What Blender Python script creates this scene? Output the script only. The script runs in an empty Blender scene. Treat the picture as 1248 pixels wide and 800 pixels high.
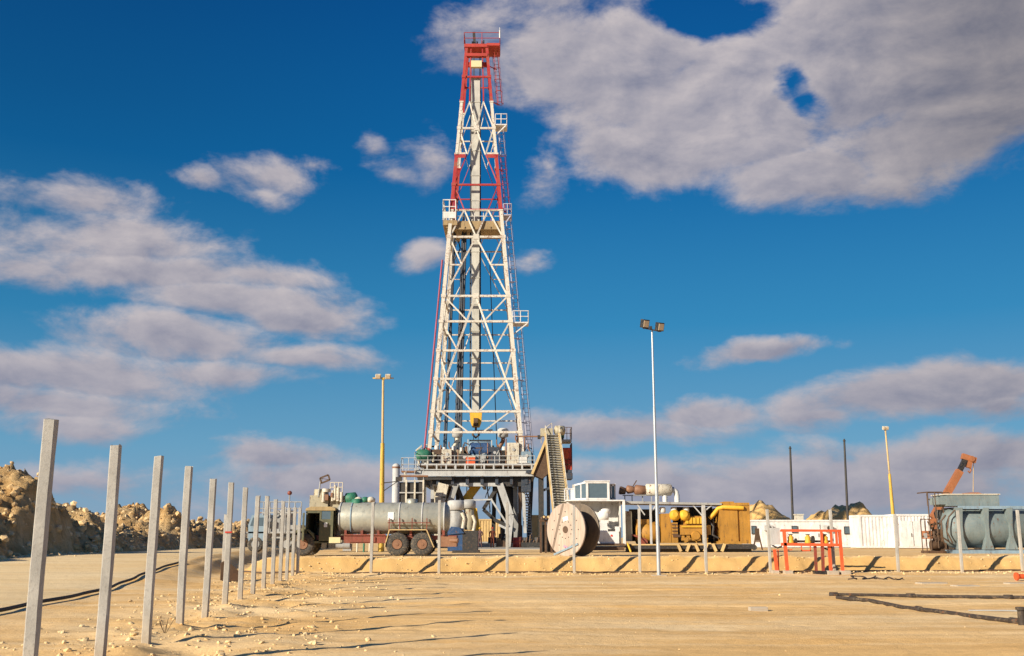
import bpy, math, random
import numpy as np
from mathutils import Vector, Matrix
random.seed(7)
C = bpy.context.scene.collection
PI = math.pi

# ------------------------------------------------------------------ camera calibration
F = 1250.0; TH = 0.2015; EYE = 1.6
cT, sT = math.cos(TH), math.sin(TH)
def W(u, v, Y):
    """point of the photo's ray (u,v) at distance Y in front of the camera -> (X, Z)"""
    v = v or 650
    x = (u - 624) / F; y = (400 - v) / F
    dy = cT - y * sT; dz = sT + y * cT
    t = Y / dy
    return x * t, EYE + dz * t
def G(u, v, z=0.0):
    x = (u - 624) / F; y = (400 - v) / F
    dy = cT - y * sT; dz = sT + y * cT
    t = (z - EYE) / dz
    return x * t, dy * t
PAD = 0.70

# ------------------------------------------------------------------ mesh builder
class MB:
    def __init__(s): s.v = []; s.f = []; s.m = []; s.s = []
    def add(s, vs, fs, m=0, smooth=False):
        n = len(s.v); s.v += [tuple(p) for p in vs]
        for f in fs: s.f.append([i + n for i in f]); s.m.append(m); s.s.append(smooth)
        return s
    def box(s, c, d, rz=0, m=0, ry=0, rx=0):
        R = Matrix.Rotation(rz, 3, 'Z') @ Matrix.Rotation(ry, 3, 'Y') @ Matrix.Rotation(rx, 3, 'X')
        vs = [Vector(c) + R @ Vector((x*d[0]/2, y*d[1]/2, z*d[2]/2)) for x in (-1,1) for y in (-1,1) for z in (-1,1)]
        return s.add(vs, [(0,1,3,2),(4,6,7,5),(0,4,5,1),(2,3,7,6),(0,2,6,4),(1,5,7,3)], m)
    def b2(s, x0, x1, y0, y1, z0, z1, m=0):
        return s.box(((x0+x1)/2,(y0+y1)/2,(z0+z1)/2), (abs(x1-x0),abs(y1-y0),abs(z1-z0)), m=m)
    def beam(s, p, q, w, h=None, m=0):
        p = Vector(p); q = Vector(q); h = h or w
        d = (q-p).normalized(); up = Vector((0,0,1))
        if abs(d.z) > .98: up = Vector((0,1,0))
        a = d.cross(up).normalized(); b = a.cross(d).normalized()
        vs = []
        for e in (p, q):
            for i, j in ((-1,-1),(1,-1),(1,1),(-1,1)): vs.append(e + a*(i*w/2) + b*(j*h/2))
        return s.add(vs, [(0,1,2,3),(7,6,5,4),(0,4,5,1),(1,5,6,2),(2,6,7,3),(3,7,4,0)], m)
    def tube(s, p, q, r, r2=None, n=10, m=0, cap=True):
        p = Vector(p); q = Vector(q); r2 = r if r2 is None else r2
        d = (q-p).normalized(); up = Vector((0,0,1)) if abs(d.z) < .95 else Vector((1,0,0))
        a = d.cross(up).normalized(); b = d.cross(a)
        vs = []
        for e, rr in ((p,r),(q,r2)):
            for i in range(n):
                t = 2*PI*i/n; vs.append(e + a*(rr*math.cos(t)) + b*(rr*math.sin(t)))
        s.add(vs, [(i,(i+1)%n,n+(i+1)%n,n+i) for i in range(n)], m, True)
        if cap: s.add(vs[:n], [tuple(range(n))[::-1]], m); s.add(vs[n:], [tuple(range(n))], m)
        return s
    def path(s, pts, r, n=8, m=0):
        pts = [Vector(p) for p in pts]; rings = []
        prev = None
        for i, p in enumerate(pts):
            d = (pts[min(i+1,len(pts)-1)] - pts[max(i-1,0)]).normalized()
            if prev is None:
                up = Vector((0,0,1)) if abs(d.z) < .9 else Vector((1,0,0))
                a = d.cross(up).normalized()
            else: a = (prev - d*prev.dot(d)).normalized()
            prev = a; b = d.cross(a)
            rr = r[i] if isinstance(r, (list,tuple)) else r
            rings.append([p + a*(rr*math.cos(2*PI*k/n)) + b*(rr*math.sin(2*PI*k/n)) for k in range(n)])
        vs = [q for rg in rings for q in rg]
        fs = [(j*n+i, j*n+(i+1)%n, (j+1)*n+(i+1)%n, (j+1)*n+i) for j in range(len(pts)-1) for i in range(n)]
        s.add(vs, fs, m, True); s.add(rings[0], [tuple(range(n))[::-1]], m); s.add(rings[-1], [tuple(range(n))], m)
        return s
    def lathe(s, o, ax, prof, n=24, m=0, smooth=True):
        """prof: list of (distance along the axis, radius)"""
        o = Vector(o); ax = Vector(ax).normalized()
        up = Vector((0,0,1)) if abs(ax.z) < .9 else Vector((1,0,0))
        a = ax.cross(up).normalized(); b = ax.cross(a)
        vs = []
        for (t, r) in prof:
            for i in range(n):
                k = 2*PI*i/n; vs.append(o + ax*t + a*(r*math.cos(k)) + b*(r*math.sin(k)))
        fs = [(j*n+i, j*n+(i+1)%n, (j+1)*n+(i+1)%n, (j+1)*n+i) for j in range(len(prof)-1) for i in range(n)]
        s.add(vs, fs, m, smooth)
        s.add(vs[:n], [tuple(range(n))[::-1]], m); s.add(vs[-n:], [tuple(range(n))], m)
        return s
    def prism(s, poly, y0, y1, m=0):
        """poly in x,z extruded along y"""
        n = len(poly)
        vs = [(x,y0,z) for x,z in poly] + [(x,y1,z) for x,z in poly]
        s.add(vs, [tuple(range(n)), tuple(range(2*n-1,n-1,-1))] + [(i,n+i,n+(i+1)%n,(i+1)%n) for i in range(n)], m)
        return s
    def rail(s, p, q, h=1.05, n=None, r=.025, m=0, mids=1):
        p = Vector(p); q = Vector(q); n = n or max(1, round((q-p).length/1.5))
        for i in range(n+1):
            a = p.lerp(q, i/n); s.tube(a, a+Vector((0,0,h)), r, n=6, m=m)
        for k in range(mids+1):
            z = Vector((0,0,h*(1-k/(mids+1)))); s.tube(p+z, q+z, r, n=6, m=m)
        return s
    def build(s, name, mats, parent=None, bevel=0, label=None):
        me = bpy.data.meshes.new(name); me.from_pydata(s.v, [], s.f)
        mats = mats if isinstance(mats, (list,tuple)) else [mats]
        for mt in mats: me.materials.append(mt)
        me.polygons.foreach_set('material_index', s.m); me.polygons.foreach_set('use_smooth', s.s)
        me.update()
        import bmesh
        bm = bmesh.new(); bm.from_mesh(me); bmesh.ops.recalc_face_normals(bm, faces=bm.faces); bm.to_mesh(me); bm.free()
        o = bpy.data.objects.new(name, me); C.objects.link(o)
        if parent: o.parent = parent
        if bevel:
            b = o.modifiers.new('bevel','BEVEL'); b.width = bevel; b.segments = 2; b.limit_method = 'ANGLE'
        if label: o['label'] = label
        return o

def thing(name, label, cat, loc=(0,0,0), rz=0, group=None):
    o = bpy.data.objects.new(name, None); o.empty_display_size = .2; C.objects.link(o)
    o.location = loc; o.rotation_euler = (0,0,rz); o['label'] = label; o['category'] = cat
    if group: o['group'] = group
    return o
def tag(o, label, cat, group=None, loc=None):
    o['label'] = label; o['category'] = cat
    if group: o['group'] = group
    if loc: o.location = loc
    return o
def structure(o): o['kind'] = 'structure'; return o

# ------------------------------------------------------------------ materials
def nd(nt, t, **kw):
    n = nt.nodes.new(t)
    for k, v in kw.items():
        if k == 'inp':
            for a, b in v.items(): n.inputs[a].default_value = b
        else: setattr(n, k, v)
    return n
def mixc(nt, fac, a, b, mode='MIX'):
    n = nt.nodes.new('ShaderNodeMix'); n.data_type = 'RGBA'; n.blend_type = mode
    for idx, val in ((0,fac),(6,a),(7,b)):
        if hasattr(val, 'is_linked') or isinstance(val, bpy.types.NodeSocket): nt.links.new(val, n.inputs[idx])
        elif isinstance(val, (tuple,list)): n.inputs[idx].default_value = (*val[:3], 1)
        else: n.inputs[idx].default_value = val
    return n.outputs[2]
def math_(nt, op, a, b=None, c=None, clamp=False):
    n = nt.nodes.new('ShaderNodeMath'); n.operation = op; n.use_clamp = clamp
    for i, v in enumerate((a,b,c)):
        if v is None: continue
        if isinstance(v, bpy.types.NodeSocket): nt.links.new(v, n.inputs[i])
        else: n.inputs[i].default_value = v
    return n.outputs[0]
def maprange(nt, v, a, b, c=0, d=1, smooth=False):
    n = nt.nodes.new('ShaderNodeMapRange'); n.clamp = True
    if smooth: n.interpolation_type = 'SMOOTHSTEP'
    nt.links.new(v, n.inputs[0])
    for i, k in enumerate((a,b,c,d)): n.inputs[i+1].default_value = k
    return n.outputs[0]
def noise(nt, vec, scale, detail=4, rough=.6, dist=0):
    n = nd(nt, 'ShaderNodeTexNoise', inp={'Scale':scale,'Detail':detail,'Roughness':rough,'Distortion':dist})
    nt.links.new(vec, n.inputs['Vector']); return n.outputs['Fac']
def base_mat(name):
    m = bpy.data.materials.new(name); m.use_nodes = True; nt = m.node_tree
    b = nt.nodes['Principled BSDF']; tc = nt.nodes.new('ShaderNodeTexCoord')
    return m, nt, b, tc.outputs['Object']
def paint(name, col, rough=.6, metal=0, rust=0.0, dirt=.35, dust=0.25, scale=1.0, bump=.15, rustcol=(.16,.06,.025)):
    """worn paint: tone drift, dirt streaks running down, dust in patches and rust blooms"""
    m, nt, b, P = base_mat(name)
    mp = nd(nt, 'ShaderNodeMapping'); mp.inputs['Scale'].default_value = (1,1,.22); nt.links.new(P, mp.inputs[0])
    n1 = noise(nt, P, .9*scale, 5); n2 = noise(nt, mp.outputs[0], 5*scale, 6, .65); n3 = noise(nt, P, 9*scale, 6, .7)
    c = mixc(nt, maprange(nt, n1, .3,.7), tuple(x*.78 for x in col), tuple(min(1,x*1.12) for x in col))
    c = mixc(nt, math_(nt,'MULTIPLY', maprange(nt, n2, .48,.72), dirt), c, tuple(x*.25+.01 for x in col))
    c = mixc(nt, math_(nt,'MULTIPLY', maprange(nt, n3, .5,.75), dust), c, (.42,.31,.19))
    if rust > 0:
        rn = math_(nt,'ADD', math_(nt,'MULTIPLY', n2, .5), math_(nt,'MULTIPLY', n3, .5))
        c = mixc(nt, maprange(nt, rn, .62-rust*.25, .66-rust*.2), c, rustcol)
    nt.links.new(c, b.inputs['Base Color'])
    nt.links.new(maprange(nt, n3, .3,.7, max(.05,rough-.12), min(1,rough+.15)), b.inputs['Roughness'])
    b.inputs['Metallic'].default_value = metal
    bp = nd(nt,'ShaderNodeBump', inp={'Strength':bump,'Distance':.02}); nt.links.new(n3, bp.inputs['Height']); nt.links.new(bp.outputs[0], b.inputs['Normal'])
    return m
M = {}
M['white']   = paint('white paint', (.74,.72,.68), rust=.10, dirt=.35)
M['cream']   = paint('cream paint', (.66,.60,.48), rust=.30, dirt=.4)
M['boxwhite']= paint('container white', (.78,.765,.75), rust=.08, dirt=.38, dust=.25)
M['lilac']   = paint('faded galvanised ladder', (.50,.47,.55), rust=.12)
M['red']     = paint('red paint', (.46,.045,.03), rust=.1, dirt=.3, dust=.12)
M['redbox']  = paint('red box', (.55,.06,.035), rust=.12)
M['rustred'] = paint('rusty red chassis', (.26,.06,.035), rust=.35, dirt=.5)
M['orange']  = paint('orange paint', (.72,.11,.03), rust=.06, dirt=.25, dust=.12)
M['orangedark']= paint('dark orange', (.30,.05,.03), rust=.3, dirt=.5)
M['boom']    = paint('crane orange', (.36,.13,.05), rust=.15, dirt=.4)
M['yellow']  = paint('machine yellow', (.44,.215,.03), rust=.24, dirt=.5, dust=.12, rustcol=(.12,.06,.02))
M['yelpole'] = paint('yellow mast paint', (.66,.42,.06), rust=.1, dirt=.25, dust=.15)
M['amber']   = paint('bright yellow', (.75,.42,.03), rust=.04, dirt=.3)
M['grey']    = paint('grey steel paint', (.36,.36,.35), rust=.16, dirt=.4)
M['lightgrey']= paint('light grey steel', (.50,.50,.49), rust=.12, dirt=.35)
M['tankgrey']= paint('weathered tank', (.43,.43,.37), rough=.42, metal=.25, rust=.1, dirt=.45, dust=.35, scale=.8)
M['teal']    = paint('weathered blue green', (.20,.25,.255), rust=.16, dirt=.4, dust=.3)
M['bluegrey']= paint('blue grey', (.24,.34,.42), rust=.12, dirt=.4)
M['blue']    = paint('blue paint', (.02,.075,.20), rust=.12, dirt=.6)
M['green']   = paint('green paint', (.02,.17,.10), rust=.1, dirt=.4)
M['olive']   = paint('olive cab paint', (.115,.115,.06), rust=.12, dirt=.4, dust=.35)
M['tanroof'] = paint('sun bleached roof', (.42,.30,.14), rust=.15, dirt=.4)
M['dark']    = paint('oily dark steel', (.035,.033,.032), rust=.2, dirt=.4, dust=.2, rustcol=(.09,.045,.025))
M['darkblue']= paint('dark blue steel', (.03,.045,.07), rust=.2, dirt=.4)
M['brown']   = paint('brown rusty steel', (.10,.055,.03), rust=.3, dirt=.4, rustcol=(.12,.05,.02))
M['beige2'] = paint('guide column cream', (.52,.50,.44), rust=.02, dirt=.3, dust=.1)
M['pinkpipe'] = paint('faded purple pipe', (.36,.06,.10), rust=.05)
M['ochre'] = paint('oily ochre boards', (.36,.25,.12), rust=.25, dirt=.6)
M['beige']   = paint('beige machinery', (.45,.40,.28), rust=.25, dirt=.6)
M['tan']     = paint('tan steel', (.62,.44,.20), rust=.12, dirt=.35)
M['tyre']    = paint('dusty tyre', (.055,.052,.048), rough=.9, dirt=.3, dust=.75)
M['hub']     = paint('rusty hub', (.27,.13,.07), rust=.2, dirt=.5)
M['galv']    = paint('galvanised pole', (.55,.58,.60), rough=.4, metal=.5, rust=.02, dirt=.2)
M['black']   = paint('black fittings', (.02,.02,.022), rough=.5, rust=0)
M['pipe']    = paint('tarred pipe', (.045,.032,.024), rough=.75, rust=.25, dust=.45)
def simple(name, col, rough=.5, metal=0, **kw):
    m, nt, b, P = base_mat(name); n = noise(nt, P, 6, 4)
    c = mixc(nt, n, tuple(x*.8 for x in col), tuple(min(1,x*1.15) for x in col))
    nt.links.new(c, b.inputs['Base Color']); b.inputs['Roughness'].default_value = rough; b.inputs['Metallic'].default_value = metal
    return m
M['glass'] = simple('window glass', (.10,.14,.17), .08)
M['lamp'] = simple('lamp glass', (.55,.42,.28), .2)
M['skin'] = simple('skin', (.30,.16,.10), .6)
M['coverall'] = simple('red coverall', (.30,.06,.035), .9)
M['coverall_blue'] = simple('dark coverall', (.06,.06,.09), .9)
M['plate'] = simple('plate', (.7,.62,.35), .5)
M['label'] = simple('white label', (.8,.8,.78), .6)
M['redtape'] = simple('red tape', (.6,.05,.03), .6)
M['pink'] = simple('pink paint mark', (.7,.25,.35), .7)

# red and white bands of the derrick
def banded():
    m, nt, b, P = base_mat('derrick banded paint')
    g = nd(nt,'ShaderNodeNewGeometry'); sp = nd(nt,'ShaderNodeSeparateXYZ'); nt.links.new(g.outputs['Position'], sp.inputs[0])
    z = sp.outputs[2]
    r = math_(nt,'GREATER_THAN', z, BZ[2])
    mid = math_(nt,'MULTIPLY', math_(nt,'GREATER_THAN', z, BZ[0]), math_(nt,'LESS_THAN', z, BZ[1]))
    fac = math_(nt,'MAXIMUM', r, mid)
    n1 = noise(nt, P, 1.2, 5); n2 = noise(nt, P, 7, 6, .7)
    wc = mixc(nt, maprange(nt, n1, .3,.7), (.56,.51,.42), (.76,.71,.62))
    rc = mixc(nt, maprange(nt, n1, .3,.7), (.33,.016,.018), (.47,.03,.028))
    c = mixc(nt, fac, wc, rc)
    c = mixc(nt, maprange(nt, math_(nt,'ADD', math_(nt,'MULTIPLY',n1,.4), math_(nt,'MULTIPLY',n2,.6)), .51,.59, 0, .8), c, (.24,.11,.05))
    nt.links.new(c, b.inputs['Base Color']); b.inputs['Roughness'].default_value = .6
    return m

# concrete
def concrete(name, a=(.30,.285,.26), bcol=(.46,.44,.40)):
    m, nt, b, P = base_mat(name)
    oi = nd(nt,'ShaderNodeObjectInfo')
    off = nd(nt,'ShaderNodeVectorMath', operation='ADD'); cmb = nd(nt,'ShaderNodeCombineXYZ')
    nt.links.new(math_(nt,'MULTIPLY', oi.outputs['Random'], 37.0), cmb.inputs[0]); nt.links.new(P, off.inputs[0]); nt.links.new(cmb.outputs[0], off.inputs[1])
    P2 = off.outputs[0]
    n1 = noise(nt, P2, 2.2, 5); n2 = noise(nt, P2, 26, 6, .75); n3 = noise(nt, P2, 90, 3, .6)
    c = mixc(nt, maprange(nt, n1, .3,.7), a, bcol)
    c = mixc(nt, maprange(nt, n2, .52,.70, 0,.75), c, (.19,.175,.155))
    c = mixc(nt, maprange(nt, n3, .3,.7, 0,.3), c, (.55,.52,.47))
    gz = nd(nt,'ShaderNodeSeparateXYZ'); nt.links.new(P, gz.inputs[0])
    c = mixc(nt, maprange(nt, gz.outputs[2], .55, 0, 0, .45), c, (.50,.36,.20))
    nt.links.new(c, b.inputs['Base Color']); b.inputs['Roughness'].default_value = .92
    bp = nd(nt,'ShaderNodeBump', inp={'Strength':.5,'Distance':.012}); nt.links.new(n2, bp.inputs['Height']); nt.links.new(bp.outputs[0], b.inputs['Normal'])
    return m
M['concrete'] = concrete('precast concrete')

# sand
def sand(name, c1, c2, c3, bd=.05, bs=1.0, dk=1.0, slope=0.0):
    m, nt, b, P = base_mat(name)
    mp = nd(nt,'ShaderNodeMapping'); mp.inputs['Scale'].default_value = (.16,.5,1); mp.inputs['Rotation'].default_value = (0,0,.12); nt.links.new(P, mp.inputs[0])
    n0 = noise(nt, mp.outputs[0], .7, 6, .62, .4)
    n1 = noise(nt, P, .35, 6, .6, .3); n2 = noise(nt, P, 2.6*bs, 7, .68); n3 = noise(nt, P, 22*bs, 5, .75)
    c = mixc(nt, maprange(nt, n1, .32,.68), c1, c2)
    c = mixc(nt, maprange(nt, n0, .42,.66, 0,.75), c, c3)
    tm = nd(nt,'ShaderNodeMapping'); tm.inputs['Scale'].default_value = (.035,1.5,1); tm.inputs['Rotation'].default_value = (0,0,-.05); nt.links.new(P, tm.inputs[0])
    tn = noise(nt, tm.outputs[0], 1.0, 4, .55, .6)
    c = mixc(nt, maprange(nt, tn, .54,.60, 0,.30), c, tuple(x*.72 for x in c1))
    c = mixc(nt, maprange(nt, tn, .44,.38, 0,.30), c, c3)
    c = mixc(nt, maprange(nt, n2, .52,.72, 0,.42*dk), c, tuple(x*.68 for x in c1))
    c = mixc(nt, maprange(nt, n3, .52,.75, 0,.35), c, tuple(x*.55 for x in c1))
    c = mixc(nt, maprange(nt, n3, .42,.25, 0,.25), c, tuple(min(1,x*1.25) for x in c3))
    ge = nd(nt,'ShaderNodeNewGeometry'); sz = nd(nt,'ShaderNodeSeparateXYZ'); nt.links.new(ge.outputs['Normal'], sz.inputs[0])
    c = mixc(nt, maprange(nt, sz.outputs[2], .97, .80, 0, slope), c, (.62,.38,.14))  # steep faces painted a deeper tone to offset their sun-facing brightness
    nt.links.new(c, b.inputs['Base Color']); b.inputs['Roughness'].default_value = 1
    b.inputs['Specular IOR Level'].default_value = .15
    h = math_(nt,'ADD', math_(nt,'MULTIPLY', n2, .8), math_(nt,'MULTIPLY', n3, .35))
    bp = nd(nt,'ShaderNodeBump', inp={'Strength':.6 if bs==1 else 1.0,'Distance':bd}); nt.links.new(h, bp.inputs['Height']); nt.links.new(bp.outputs[0], b.inputs['Normal'])
    return m
M['sand'] = sand('sandy ground', (.80,.475,.175), (.90,.575,.245), (.96,.72,.41), slope=.85)
M['road'] = sand('packed road', (.84,.58,.28), (.90,.66,.35), (.94,.74,.45))
M['spoil'] = sand('spoil earth', (.54,.31,.12), (.72,.47,.21), (.84,.62,.34), .35, .9, 1.6)
M['rock'] = sand('limestone', (.70,.47,.22), (.80,.58,.30), (.88,.70,.43))

# ------------------------------------------------------------------ numpy noise
def vnoise(x, y, seed=0):
    xi = np.floor(x).astype(np.int64); yi = np.floor(y).astype(np.int64); xf = x-xi; yf = y-yi
    def h(a, b):
        n = (a*374761393 + b*668265263 + seed*1442695041) & 0xffffffff
        n = ((n ^ (n >> 13)) * 1274126177) & 0xffffffff
        return ((n ^ (n >> 16)) & 0xffff) / 65535.0
    u = xf*xf*(3-2*xf); w = yf*yf*(3-2*yf)
    return (h(xi,yi)*(1-u)+h(xi+1,yi)*u)*(1-w) + (h(xi,yi+1)*(1-u)+h(xi+1,yi+1)*u)*w
def fbm(x, y, oct=4, seed=0, gain=.5):
    s = 0; a = 1; t = 0
    for i in range(oct): s = s + a*vnoise(x*2**i, y*2**i, seed+i*17); t += a; a *= gain
    return s/t
def sstep(a, b, x):
    t = np.clip((x-a)/(b-a), 0, 1); return t*t*(3-2*t)

# layout lines
rowX = lambda Y: -3.53 - .127*Y                # left fence row
FX0, FY0, FX1, FY1 = -9.35, 46.2, 24.6, 49.1   # far fence row
farY = lambda x: FY0 + (x-FX0)*(FY1-FY0)/(FX1-FX0)
h1 = G(0,757); h2 = G(270,690)                 # hose along the road edge
def edgeX(y): return h1[0] + (y-h1[1])*(h2[0]-h1[0])/(h2[1]-h1[1])
HEAPX = -24.2
def road_h(x, y):
    return .04 + (PAD-.06)*sstep(30, 56, y)
def ground_h(x, y, rough=True):
    x = np.asarray(x, float); y = np.asarray(y, float)
    fy = farY(x); wob = (fbm(x*.35, y*.1, 3, 5)-.5)*.7
    pad = sstep(1.35, 2.25, y - fy + wob*.6) * sstep(-12.6, -11.2, x)
    z = PAD*pad
    e = edgeX(y)
    rd = sstep(.4, -.2, x-e)                         # west of the hose: road level
    z = z*(1-rd) + rd*(road_h(x,y)-.03)
    # side slope between the road and the fenced plot
    side = sstep(1.6, -.1, x-e)*(1-rd)*(1-pad)
    z = z + side*(road_h(x,y)-.05)*(1-np.clip(z/PAD,0,1))
    if rough:
        near = np.exp(-((x-rowX(y)-.2)/1.9)**2)*(1-pad)
        fr = np.exp(-((y-fy+.2)/1.0)**2)*(1-pad)*sstep(-11,-9,x)
        amp = .02 + .17*near*(1-rd) + .10*fr
        z = z + (fbm(x*1.1, y*1.1, 5, 2, .6)-.5)*amp*2*(1-.8*rd)*(1-.75*pad)
        z = z + (fbm(x*.25, y*.5, 3, 9)-.5)*.10*(1-pad)*(1-rd)
        z = z + (fbm(x*5, y*5, 3, 12)-.5)*.035*(1-rd)*(1-.5*pad)
        lipp = np.exp(-((y-fy-2.4)/.45)**2)*sstep(-11,-9,x); z = z + (fbm(x*1.7, y*1.7, 4, 91, .6)-.42)*.24*lipp
        flat = (1-pad)*(1-rd)*sstep(2.2, 4.5, x-rowX(y))
        for (y0, a, ph, dep) in ((25.5,.9,.3,.030),(31,.7,1.4,.035),(35.5,.4,2.2,.03),(20.3,1.2,4.0,.022),(38.7,.3,.5,.03)):
            cy = y0 + a*np.sin(x*.09+ph) + .06*(x-5)*np.sin(ph*3)
            for off in (-1.0, 1.0):
                dd = y-cy-off; m_ = sstep(.35,.6, fbm(x*.22+y0, y*.05+off, 3, 55))
                z = z + flat*m_*(-dep*np.exp(-(dd/.16)**2) + dep*.55*np.exp(-((np.abs(dd)-.30)/.10)**2) + .008*np.exp(-(dd/.16)**2)*np.sin(x*24))
        slope = pad*(1-pad)*4
        z = z + ((fbm(x*2.2, y*2.2, 5, 33, .65)-.5)*.34 + (np.abs(fbm(x*5, y*5, 4, 37, .6)-.5)*2-.3)*.18)*slope
    # ground rolls gently far behind the pad
    return z
POSTS = [(float(rowX(16.37+(k-3)*2.71)), 16.37+(k-3)*2.71) for k in range(1,15)]
_gh = ground_h
def ground_h(x, y, rough=True):
    z = _gh(x, y, rough)
    for (px_, py_) in POSTS:
        q = np.hypot(np.asarray(x)-px_-.05, np.asarray(y)-py_)
        z = z + .07*np.exp(-(q/.26)**2)*(.6+.8*vnoise(np.asarray(x)*9, np.asarray(y)*9, 4))
    return z
_cg = ground_h(*np.meshgrid(np.arange(-32, 36, .1), np.arange(5, 60, .1)))
def gz(x, y):
    i = (x+32)/.1; j = (y-5)/.1
    if 0 <= i < _cg.shape[1]-1 and 0 <= j < _cg.shape[0]-1:
        a, b = int(i), int(j); u, v = i-a, j-b
        return float((_cg[b,a]*(1-u)+_cg[b,a+1]*u)*(1-v) + (_cg[b+1,a]*(1-u)+_cg[b+1,a+1]*u)*v)
    return float(ground_h(np.array([x]), np.array([y]))[0])

def grid_mesh(name, xs, ys, fn, mat, keep=None):
    X, Y = np.meshgrid(xs, ys); Z = fn(X, Y)
    v = np.stack([X.ravel(), Y.ravel(), Z.ravel()], 1)
    nx, ny = len(xs), len(ys)
    i = np.arange((ny-1)*(nx-1)); r = i//(nx-1); c = i%(nx-1); a = r*nx+c
    f = np.stack([a, a+1, a+1+nx, a+nx], 1)
    if keep is not None:
        K = keep(X, Y).ravel(); f = f[K[f].all(1)]
    me = bpy.data.meshes.new(name)
    me.vertices.add(len(v)); me.vertices.foreach_set('co', v.ravel())
    me.loops.add(f.size); me.loops.foreach_set('vertex_index', f.ravel().astype(np.int32))
    me.polygons.add(len(f)); me.polygons.foreach_set('loop_start', np.arange(0, f.size, 4, dtype=np.int32))
    me.polygons.foreach_set('use_smooth', np.ones(len(f), bool))
    me.update(calc_edges=True); me.materials.append(mat)
    o = bpy.data.objects.new(name, me); C.objects.link(o); return o
def graded(a, b, far, n):
    return [b + (far-b)*(i/n)**3 for i in range(1, n+1)]
xs = [-x for x in graded(0, 46, 4000, 26)][::-1] + list(np.arange(-46, 46.01, .2)) + graded(0, 46, 4000, 26)
ys = list(np.arange(-6, 5, .5)) + list(np.arange(5, 26, .13)) + list(np.arange(26, 46, .14)) + list(np.arange(46, 56, .12)) + list(np.arange(56, 130, 1.5)) + [130+ (5000-130)*(i/30)**3 for i in range(0,31)]
structure(grid_mesh('ground', np.array(xs), np.array(ys), ground_h, M['sand']))
# road: strip between hose and spoil heap
def road_mesh():
    vs = []; fs = []; ysr = np.arange(-6, 100, .6); n = 17
    for j, y in enumerate(ysr):
        xr = edgeX(y) - .35 + .25*(float(fbm(np.array([y*.4]), np.array([3.]), 2, 3)[0])-.5); xl = HEAPX - 4
        for i in range(n):
            t = i/(n-1); x = xl + (xr-xl)*t
            z = float(road_h(x, y)) + .012 + .03*(1-(2*t-1)**2) + (float(fbm(np.array([x*.8]), np.array([y*.8]), 3, 21)[0])-.5)*.05
            if t == 1: z -= .05
            vs.append((x, y, z))
    for j in range(len(ysr)-1):
        for i in range(n-1): a = j*n+i; fs.append((a, a+1, a+1+n, a+n))
    m = MB(); m.add(vs, fs, 0, True); return m
structure(road_mesh().build('dirt_road', M['road']))

# ------------------------------------------------------------------ rocks
ICO = None
def ico():
    global ICO
    if ICO: return ICO
    import bmesh
    bm = bmesh.new(); bmesh.ops.create_icosphere(bm, subdivisions=1, radius=1)
    ICO = ([v.co.copy() for v in bm.verts], [[v.index for v in f.verts] for f in bm.faces]); bm.free(); return ICO
def rock(mb, c, r, rnd, flat=.7):
    vs, fs = ico(); sx, sy, sz = (rnd.uniform(.65,1.3) for _ in range(3)); a = rnd.uniform(0, 6.28)
    R = Matrix.Rotation(a, 3, 'Z') @ Matrix.Rotation(rnd.uniform(-.5,.5), 3, 'X')
    out = []
    for v in vs:
        k = rnd.uniform(.72,1.18); p = R @ Vector((v.x*sx*k, v.y*sy*k, v.z*sz*flat*k)); out.append(Vector(c) + p*r)
    mb.add(out, fs, 0, False)
rnd = random.Random(3)
g = MB()
for i in range(4600):                 # loose stones: thick along the fence rows, sparse elsewhere
    k = rnd.random()
    if k < .55:
        y = 9 + 37*rnd.random()**1.3; x = float(rowX(y)) + rnd.gauss(.3, 1.5); r = .012 + .05*rnd.random()**3
    elif k < .75:
        x = rnd.uniform(-10, 26); y = farY(x) + rnd.gauss(-.2, .9); r = .02 + .06*rnd.random()**3
    else:
        y = 9 + 36*rnd.random()**1.4; x = rnd.uniform(-.62, .62)*y; r = .005 + .010*rnd.random()**3
    if x < edgeX(y): r *= .5
    rock(g, (x, y, gz(x,y) + r*.15), r, rnd)
for i in range(900):                 # clods on the face and lip of the bank
    x = rnd.uniform(-11, 26); y = farY(x) + rnd.uniform(1.3, 2.9); r = .012 + .05*rnd.random()**3
    rock(g, (x, y, gz(x,y) + r*.1), r, rnd)
o = g.build('gravel', M['rock']); o['kind'] = 'stuff'; tag(o, 'loose pale gravel scattered over the sandy ground and along the fence', 'gravel')

# spoil heap along the road
ridge = [(20,3.2),(30,4.3),(40,5.0),(47,5.6),(52,5.5),(56,4.6),(62,4.3),(70,4.3),(80,4.3),(92,4.2),(106,4.0),(125,3.9),(150,3.9)]
def ridge_h(y): return np.interp(y, [a for a,b in ridge], [b for a,b in ridge])
hr = random.Random(12)
CONES = [(-28.4,58,5.3,6.2),(-31.5,50,4.8,7),(-34,60,5.8,8),(-30,43,3.9,5),(-32,34,3.8,6)]
yy_ = 63.
while yy_ < 150:
    hgt = float(ridge_h(yy_)) - .55 + hr.uniform(-.8,.45)
    CONES.append((HEAPX - hr.uniform(3.2,6.5) - (yy_-50)*.03, yy_, hgt, hr.uniform(3.6,6.0)))
    CONES.append((HEAPX - hr.uniform(8,12) - (yy_-50)*.03, yy_ + hr.uniform(-2,2), hgt+.3, 6.5))
    yy_ += hr.uniform(2.6,5.0)
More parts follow.
